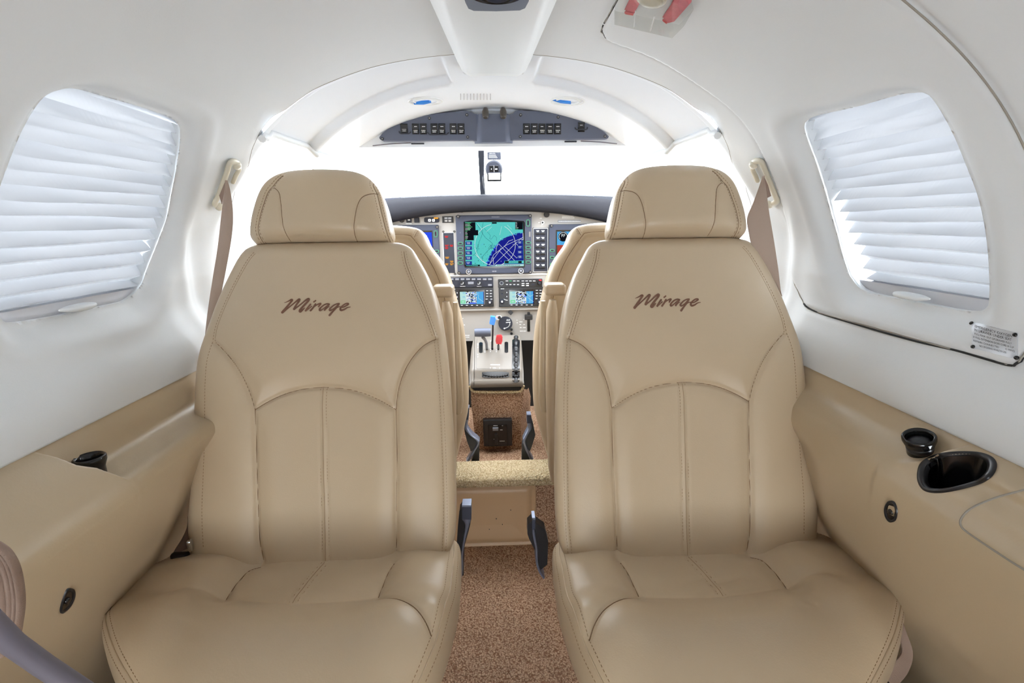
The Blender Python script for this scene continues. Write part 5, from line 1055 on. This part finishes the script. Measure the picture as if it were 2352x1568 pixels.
for a_, b_ in ((.0, .93), (.96, .93), (.02, .06), (.97, .06)): q, n = plq(a_, b_, .0012); mb = MB(); mb.lathe(q, n, [(0, .0024), (.0012, .0022), (.0018, .001)], 14); mb.build('rivet', 'blacks', r_)
def text_on(parent, s_, u0, v0, size, m, width):
    c = bpy.data.curves.new('t', 'FONT'); c.body = s_; c.size = 1; c.resolution_u = 2; o = bpy.data.objects.new('t', c); COL.objects.link(o); bpy.context.view_layer.update()
    me = bpy.data.meshes.new_from_object(o.evaluated_get(bpy.context.evaluated_depsgraph_get())); bpy.data.objects.remove(o)
    co = np.array([v.co[:] for v in me.vertices]); x0 = co[:, 0].min(); k = width / (co[:, 0].max() - x0)
    mb = MB(); mb.add([plq(u0 + (v[0] - x0) * k, v0 + v[1] * size, .0016)[0] for v in co], [list(f.vertices) for f in me.polygons]); bpy.data.meshes.remove(me)
    return mb.build('lettering', m, parent, fix=False)
for k, (tx, x0, wf) in enumerate([('EMERGENCY OXYGEN', .08, .82), ('IN DRAWER UNDER SEAT', .07, .82), ('PULL MASK OUT OF DRAWER FULLY', .07, .82), ('IF FULL EXTENSION DOES CORD & CLIP', .04, .9), ('REMAIN CONNECTED        15 MINS', .04, .9), ('NO SMOKING WHILE IN USE', .17, .6)]):
    text_on(r_, tx, x0, .80 - k * .135, .14 if k < 2 else .105, 'ink', wf)
# ------------------------------------------------------------ things on the side ledges
def gasper(px, py, bvh, label, ball):
    p = Vector(atz(px, py, .620 if px < 1000 else .630)) - Vector((0, 0, .030)); ax = Vector((0, 0, 1))
    if px > 1000: p, n = hit(px + 8, py + 24, bvh); ax = (n + Vector((0, -.15, .6))).normalized(); p = p - ax * .004
    r = empty('air_vent', tuple(p), label, 'air vent')
    mb = MB(); mb.lathe(p - ax * .002, ax, [(0, .015), (.014, .015), (.024, .0185), (.029, .0185), (.031, .0165), (.027, .014), (.016, .012)], 32); mb.build('ring', 'blacks', r)
    if ball: mb = MB(); mb.lathe(p + ax * .006, ax + Vector((-.2, -.2, 0)), [(0, .012), (.004, .015), (.010, .015), (.015, .010), (.016, .003)], 24); mb.build('nozzle', 'black', r)
gasper(204, 1046, LEDL, 'round black air vent in the left ledge tray', False); gasper(2106, 1010, LEDR, 'round black air vent with a swivel nozzle in the right ledge tray', True)
# cup holder
P_ = [hit(*p, LEDR) for p in OVAL]; nav = sum((n for p, n in P_), Vector()).normalized(); cen = sum((p for p, n in P_), Vector()) / len(P_)
r_ = empty('cup_holder', tuple(cen), 'black oval cup holder sunk into the right hand armrest ledge', 'cup holder')
def ring(f, d): return [cen + (p - cen) * f + nav * d for p, n in P_]
mb = MB(); mb.grid(np.array([ring(1.0, -.001), ring(1.0, .0015), ring(.97, .003), ring(.88, .0032), ring(.80, .001), ring(.77, -.006)]), closed_u=True); mb.build('rim', 'black', r_)
mb = MB(); dn = Vector((0.15, 0, -1)); L = []
for f, d in ((.80, -.001), (.76, .01), (.72, .04), (.66, .055)): L.append([cen + (p - cen) * f + dn * d for p, n in P_])
mb.grid(np.array(L), closed_u=True); mb.add(L[-1], [list(range(len(L[-1])))]); mb.build('well', 'blacks', r_)
def socket(pts, bvh, label, loc):
    P_ = [hit(*p, bvh) for p in spline(pts, 4, True)]; nav = sum((n for p, n in P_), Vector()).normalized(); cen = sum((p for p, n in P_), Vector()) / len(P_); r = empty('headset_socket', tuple(cen), label, 'socket')
    mb = MB(); A = lambda f, d: [cen + (p - cen) * f + nav * d for p, n in P_]
    mb.grid(np.array([A(1, -.002), A(1, .0018), A(.85, .0022), A(.75, .0006)]), closed_u=True); mb.build('rim', 'black', r)
    mb = MB(); q = A(.78, .0006); mb.add(q, [list(range(len(q)))]); mb.lathe(cen, nav, [(0, .004), (.003, .0035), (.003, .002)], 14); mb.build('jack', 'blacks', r)
socket([(153, 1352), (167, 1352), (170, 1368), (160, 1392), (142, 1408), (137, 1400), (143, 1375)], LEDL, 'black oval socket low on the left tan side panel', 0)
socket([(2041, 1151), (2055, 1152), (2062, 1172), (2058, 1194), (2046, 1199), (2036, 1188), (2033, 1168)], LEDR, 'black oval socket below the cup holder on the right tan side panel', 0)
# ------------------------------------------------------------ recline levers beside the aisle
def lever(front, face, Y, label, nm='recline_lever', dy=.03):
    """front: list of (x, y, width px) for the edge painted bright as a highlight; face: dark side plate polygon"""
    r = empty(nm, tuple(at(front[-1][0], front[-1][1], Y)), label, 'lever', 'black recline levers beside the aisle')
    mb = MB(); p = spline(front, 6); k = sc(*front[0][:2], Y)
    g = []
    for x, y, w_ in p:
        c_ = at(x, y, Y); h_ = w_ * k / 2; g.append([c_ + np.array([-h_, .004, 0]), c_ + np.array([-h_ * .6, -.001, 0]), c_ + np.array([0, -.0025, 0]), c_ + np.array([h_ * .6, -.001, 0]), c_ + np.array([h_, .004, 0]), c_ + np.array([h_, dy, 0]), c_ + np.array([-h_, dy, 0])])
    mb.grid(np.array(g), closed_u=True)
    for e in (0, -1): mb.add(g[e], [list(range(7))])
    mb.build('handle', 'satin', r)  # highlight of the black lever put into a lighter base colour
    mb = MB(); fp(mb, face, Y + .006, dy * .8); mb.build('side_plate', 'black', r)
    x, y, w_ = front[0]; x2, y2, w2 = front[1]; mb = MB(); fp(mb, [(x - w_ / 2, y), (x + w_ / 2, y), (x2 + w_ / 2, y2), (x2 - w_ / 2, y2)], Y - .004, .006); mb.build('grip', 'slate', r)
Z4 = Zm(2.861, 960, 1020)
lever([Z4(318, 412) + (21,), Z4(320, 495) + (21,), Z4(322, 540) + (10,), Z4(302, 640) + (6,), Z4(290, 740) + (5,), Z4(290, 810) + (5,), Z4(284, 870) + (5,)], [Z4(*p) for p in [(290, 412), (345, 520), (330, 580), (308, 660), (300, 760), (300, 860), (250, 880), (250, 740), (262, 540), (272, 440)]], .86, 'black recline lever on the aisle side of the left cabin seat')
lever([Z4(762, 495) + (7,), Z4(760, 560) + (7,), Z4(766, 620) + (7,), Z4(780, 700) + (6,), Z4(782, 780) + (6,), Z4(800, 840) + (6,), Z4(826, 880) + (6,)], [Z4(*p) for p in [(722, 530), (760, 492), (780, 520), (835, 560), (856, 640), (850, 790), (800, 830), (775, 780), (770, 700), (730, 620), (720, 590)]], .84, 'black recline lever on the aisle side of the right cabin seat')
Z3b = Z3
lever([Z3(350, 962) + (7,), Z3(345, 1060) + (7,), Z3(335, 1130) + (7,), Z3(375, 1190) + (7,), Z3(425, 1230) + (7,), Z3(440, 1265) + (7,), Z3(395, 1350) + (7,), Z3(352, 1425) + (8,)], [Z3(*p) for p in [(322, 1110), (345, 1150), (425, 1240), (450, 1290), (450, 1420), (380, 1425), (430, 1300), (380, 1330), (345, 1240), (325, 1160)]], 1.33, 'black recline lever beside the left pilot seat')
lever([Z3(878, 1020) + (10,), Z3(880, 1090) + (10,), Z3(885, 1140) + (9,), Z3(855, 1200) + (7,), Z3(838, 1245) + (7,), Z3(855, 1310) + (7,), Z3(880, 1365) + (7,), Z3(905, 1415) + (8,)], [Z3(*p) for p in [(860, 1020), (890, 1020), (915, 1100), (932, 1190), (905, 1280), (885, 1330), (860, 1300), (900, 1415), (815, 1410), (820, 1270), (850, 1200), (885, 1140)]], 1.33, 'black recline lever beside the right pilot seat')
# ------------------------------------------------------------ lap belts between seat and wall
def near_panel(x, y, Y):
    p, n = hit(x, y, LEDL if x < 1000 else LEDR); q = at(x, y, Y)
    if p is not None and p.y - .012 < q[1]: q = CO + (np.array(p) - CO) * .975
    return q
def strap(nm, pts, wid, Y, m, label, cat='seat belt'):
    """pts (x, y) centre line pixels, wid px"""
    p = spline([q + (w_, yy) for q, w_, yy in zip(pts, wid, Y)], 8); d = np.gradient(p[:, :2], axis=0); d /= np.linalg.norm(d, axis=1)[:, None]; n = np.c_[-d[:, 1], d[:, 0]]
    g = np.array([[near_panel(x + nx * w_ * t, y + ny * w_ * t, Y_) for t in np.linspace(-.5, .5, 7)] for (x, y, w_, Y_), (nx, ny) in zip(p, n)])
    return MB().grid(g).grid(g + np.array([0, .002, 0]))
r_ = empty('lap_belt', tuple(at(440, 1270, .79)), 'taupe lap belt and chrome buckle tucked beside the left cabin seat', 'seat belt')
strap('w', [(436, 1185), (440, 1215), (430, 1245), (414, 1268), (394, 1292)], [10, 24, 30, 28, 16], [.80, .79, .78, .77, .76], 'beltdark', '').build('webbing', 'beltdark', r_)
mb = MB(); mb.box(near_panel(437, 1252, .74), (.008, .010, .022), .003); mb.build('buckle', 'chrome', r_)
mb = MB(); mb.box(near_panel(414, 1276, .74), (.03, .012, .012), .004); mb.build('buckle_pad', 'black', r_)
r_ = empty('lap_belt', tuple(at(1850, 1235, .77)), 'taupe lap belt tucked beside the right cabin seat backrest', 'seat belt')
strap('w', [(1853, 1175), (1852, 1200), (1852, 1225), (1856, 1250)], [4, 12, 20, 22], [.78, .775, .77, .765], 'beltdark', '').build('webbing', 'beltdark', r_)
mb = MB(); mb.tube([near_panel(1868, 1240, .74), near_panel(1876, 1244, .74), near_panel(1880, 1256, .74)], .0025, 8); mb.build('clip', 'grey', r_)
r_ = empty('belt_tail', tuple(at(2060, 1560, .50)), 'folded taupe belt tail hanging off the right cabin seat cushion by the wall', 'seat belt')
strap('w', [(2062, 1400), (2074, 1450), (2084, 1500), (2068, 1535), (2040, 1564)], [6, 14, 26, 40, 44], [.575, .555, .54, .53, .52], 'beltdark', '').build('webbing', 'beltdark', r_)
# ------------------------------------------------------------ lower left corner
mb = MB(); mb.tube([at(-30, 1418, .30), at(30, 1478, .31), at(100, 1528, .32), at(180, 1580, .33), at(260, 1630, .34)], .0075, 20); tag(mb.build('padded_tube', 'lav'), 'lavender grey padded tube crossing the lower left corner', 'tube')
r_ = empty('strap_loop', tuple(at(20, 1480, .33)), 'hanging loops of tan webbing against the left side panel in the lower corner', 'strap')
for dx, rr in ((0, .0022), (-12, .0034), (20, .0018), (9, .0016)):
    mb = MB(); mb.tube([at(x + dx, y, .345) for x, y in spline([(-30, 1250), (-5, 1268), (14, 1300), (24, 1340), (28, 1390), (22, 1440), (16, 1475), (13, 1500)], 6)], rr, 12, flat=((0, 1, 0), 2.2)); mb.build('loop', 'beltdark', r_)
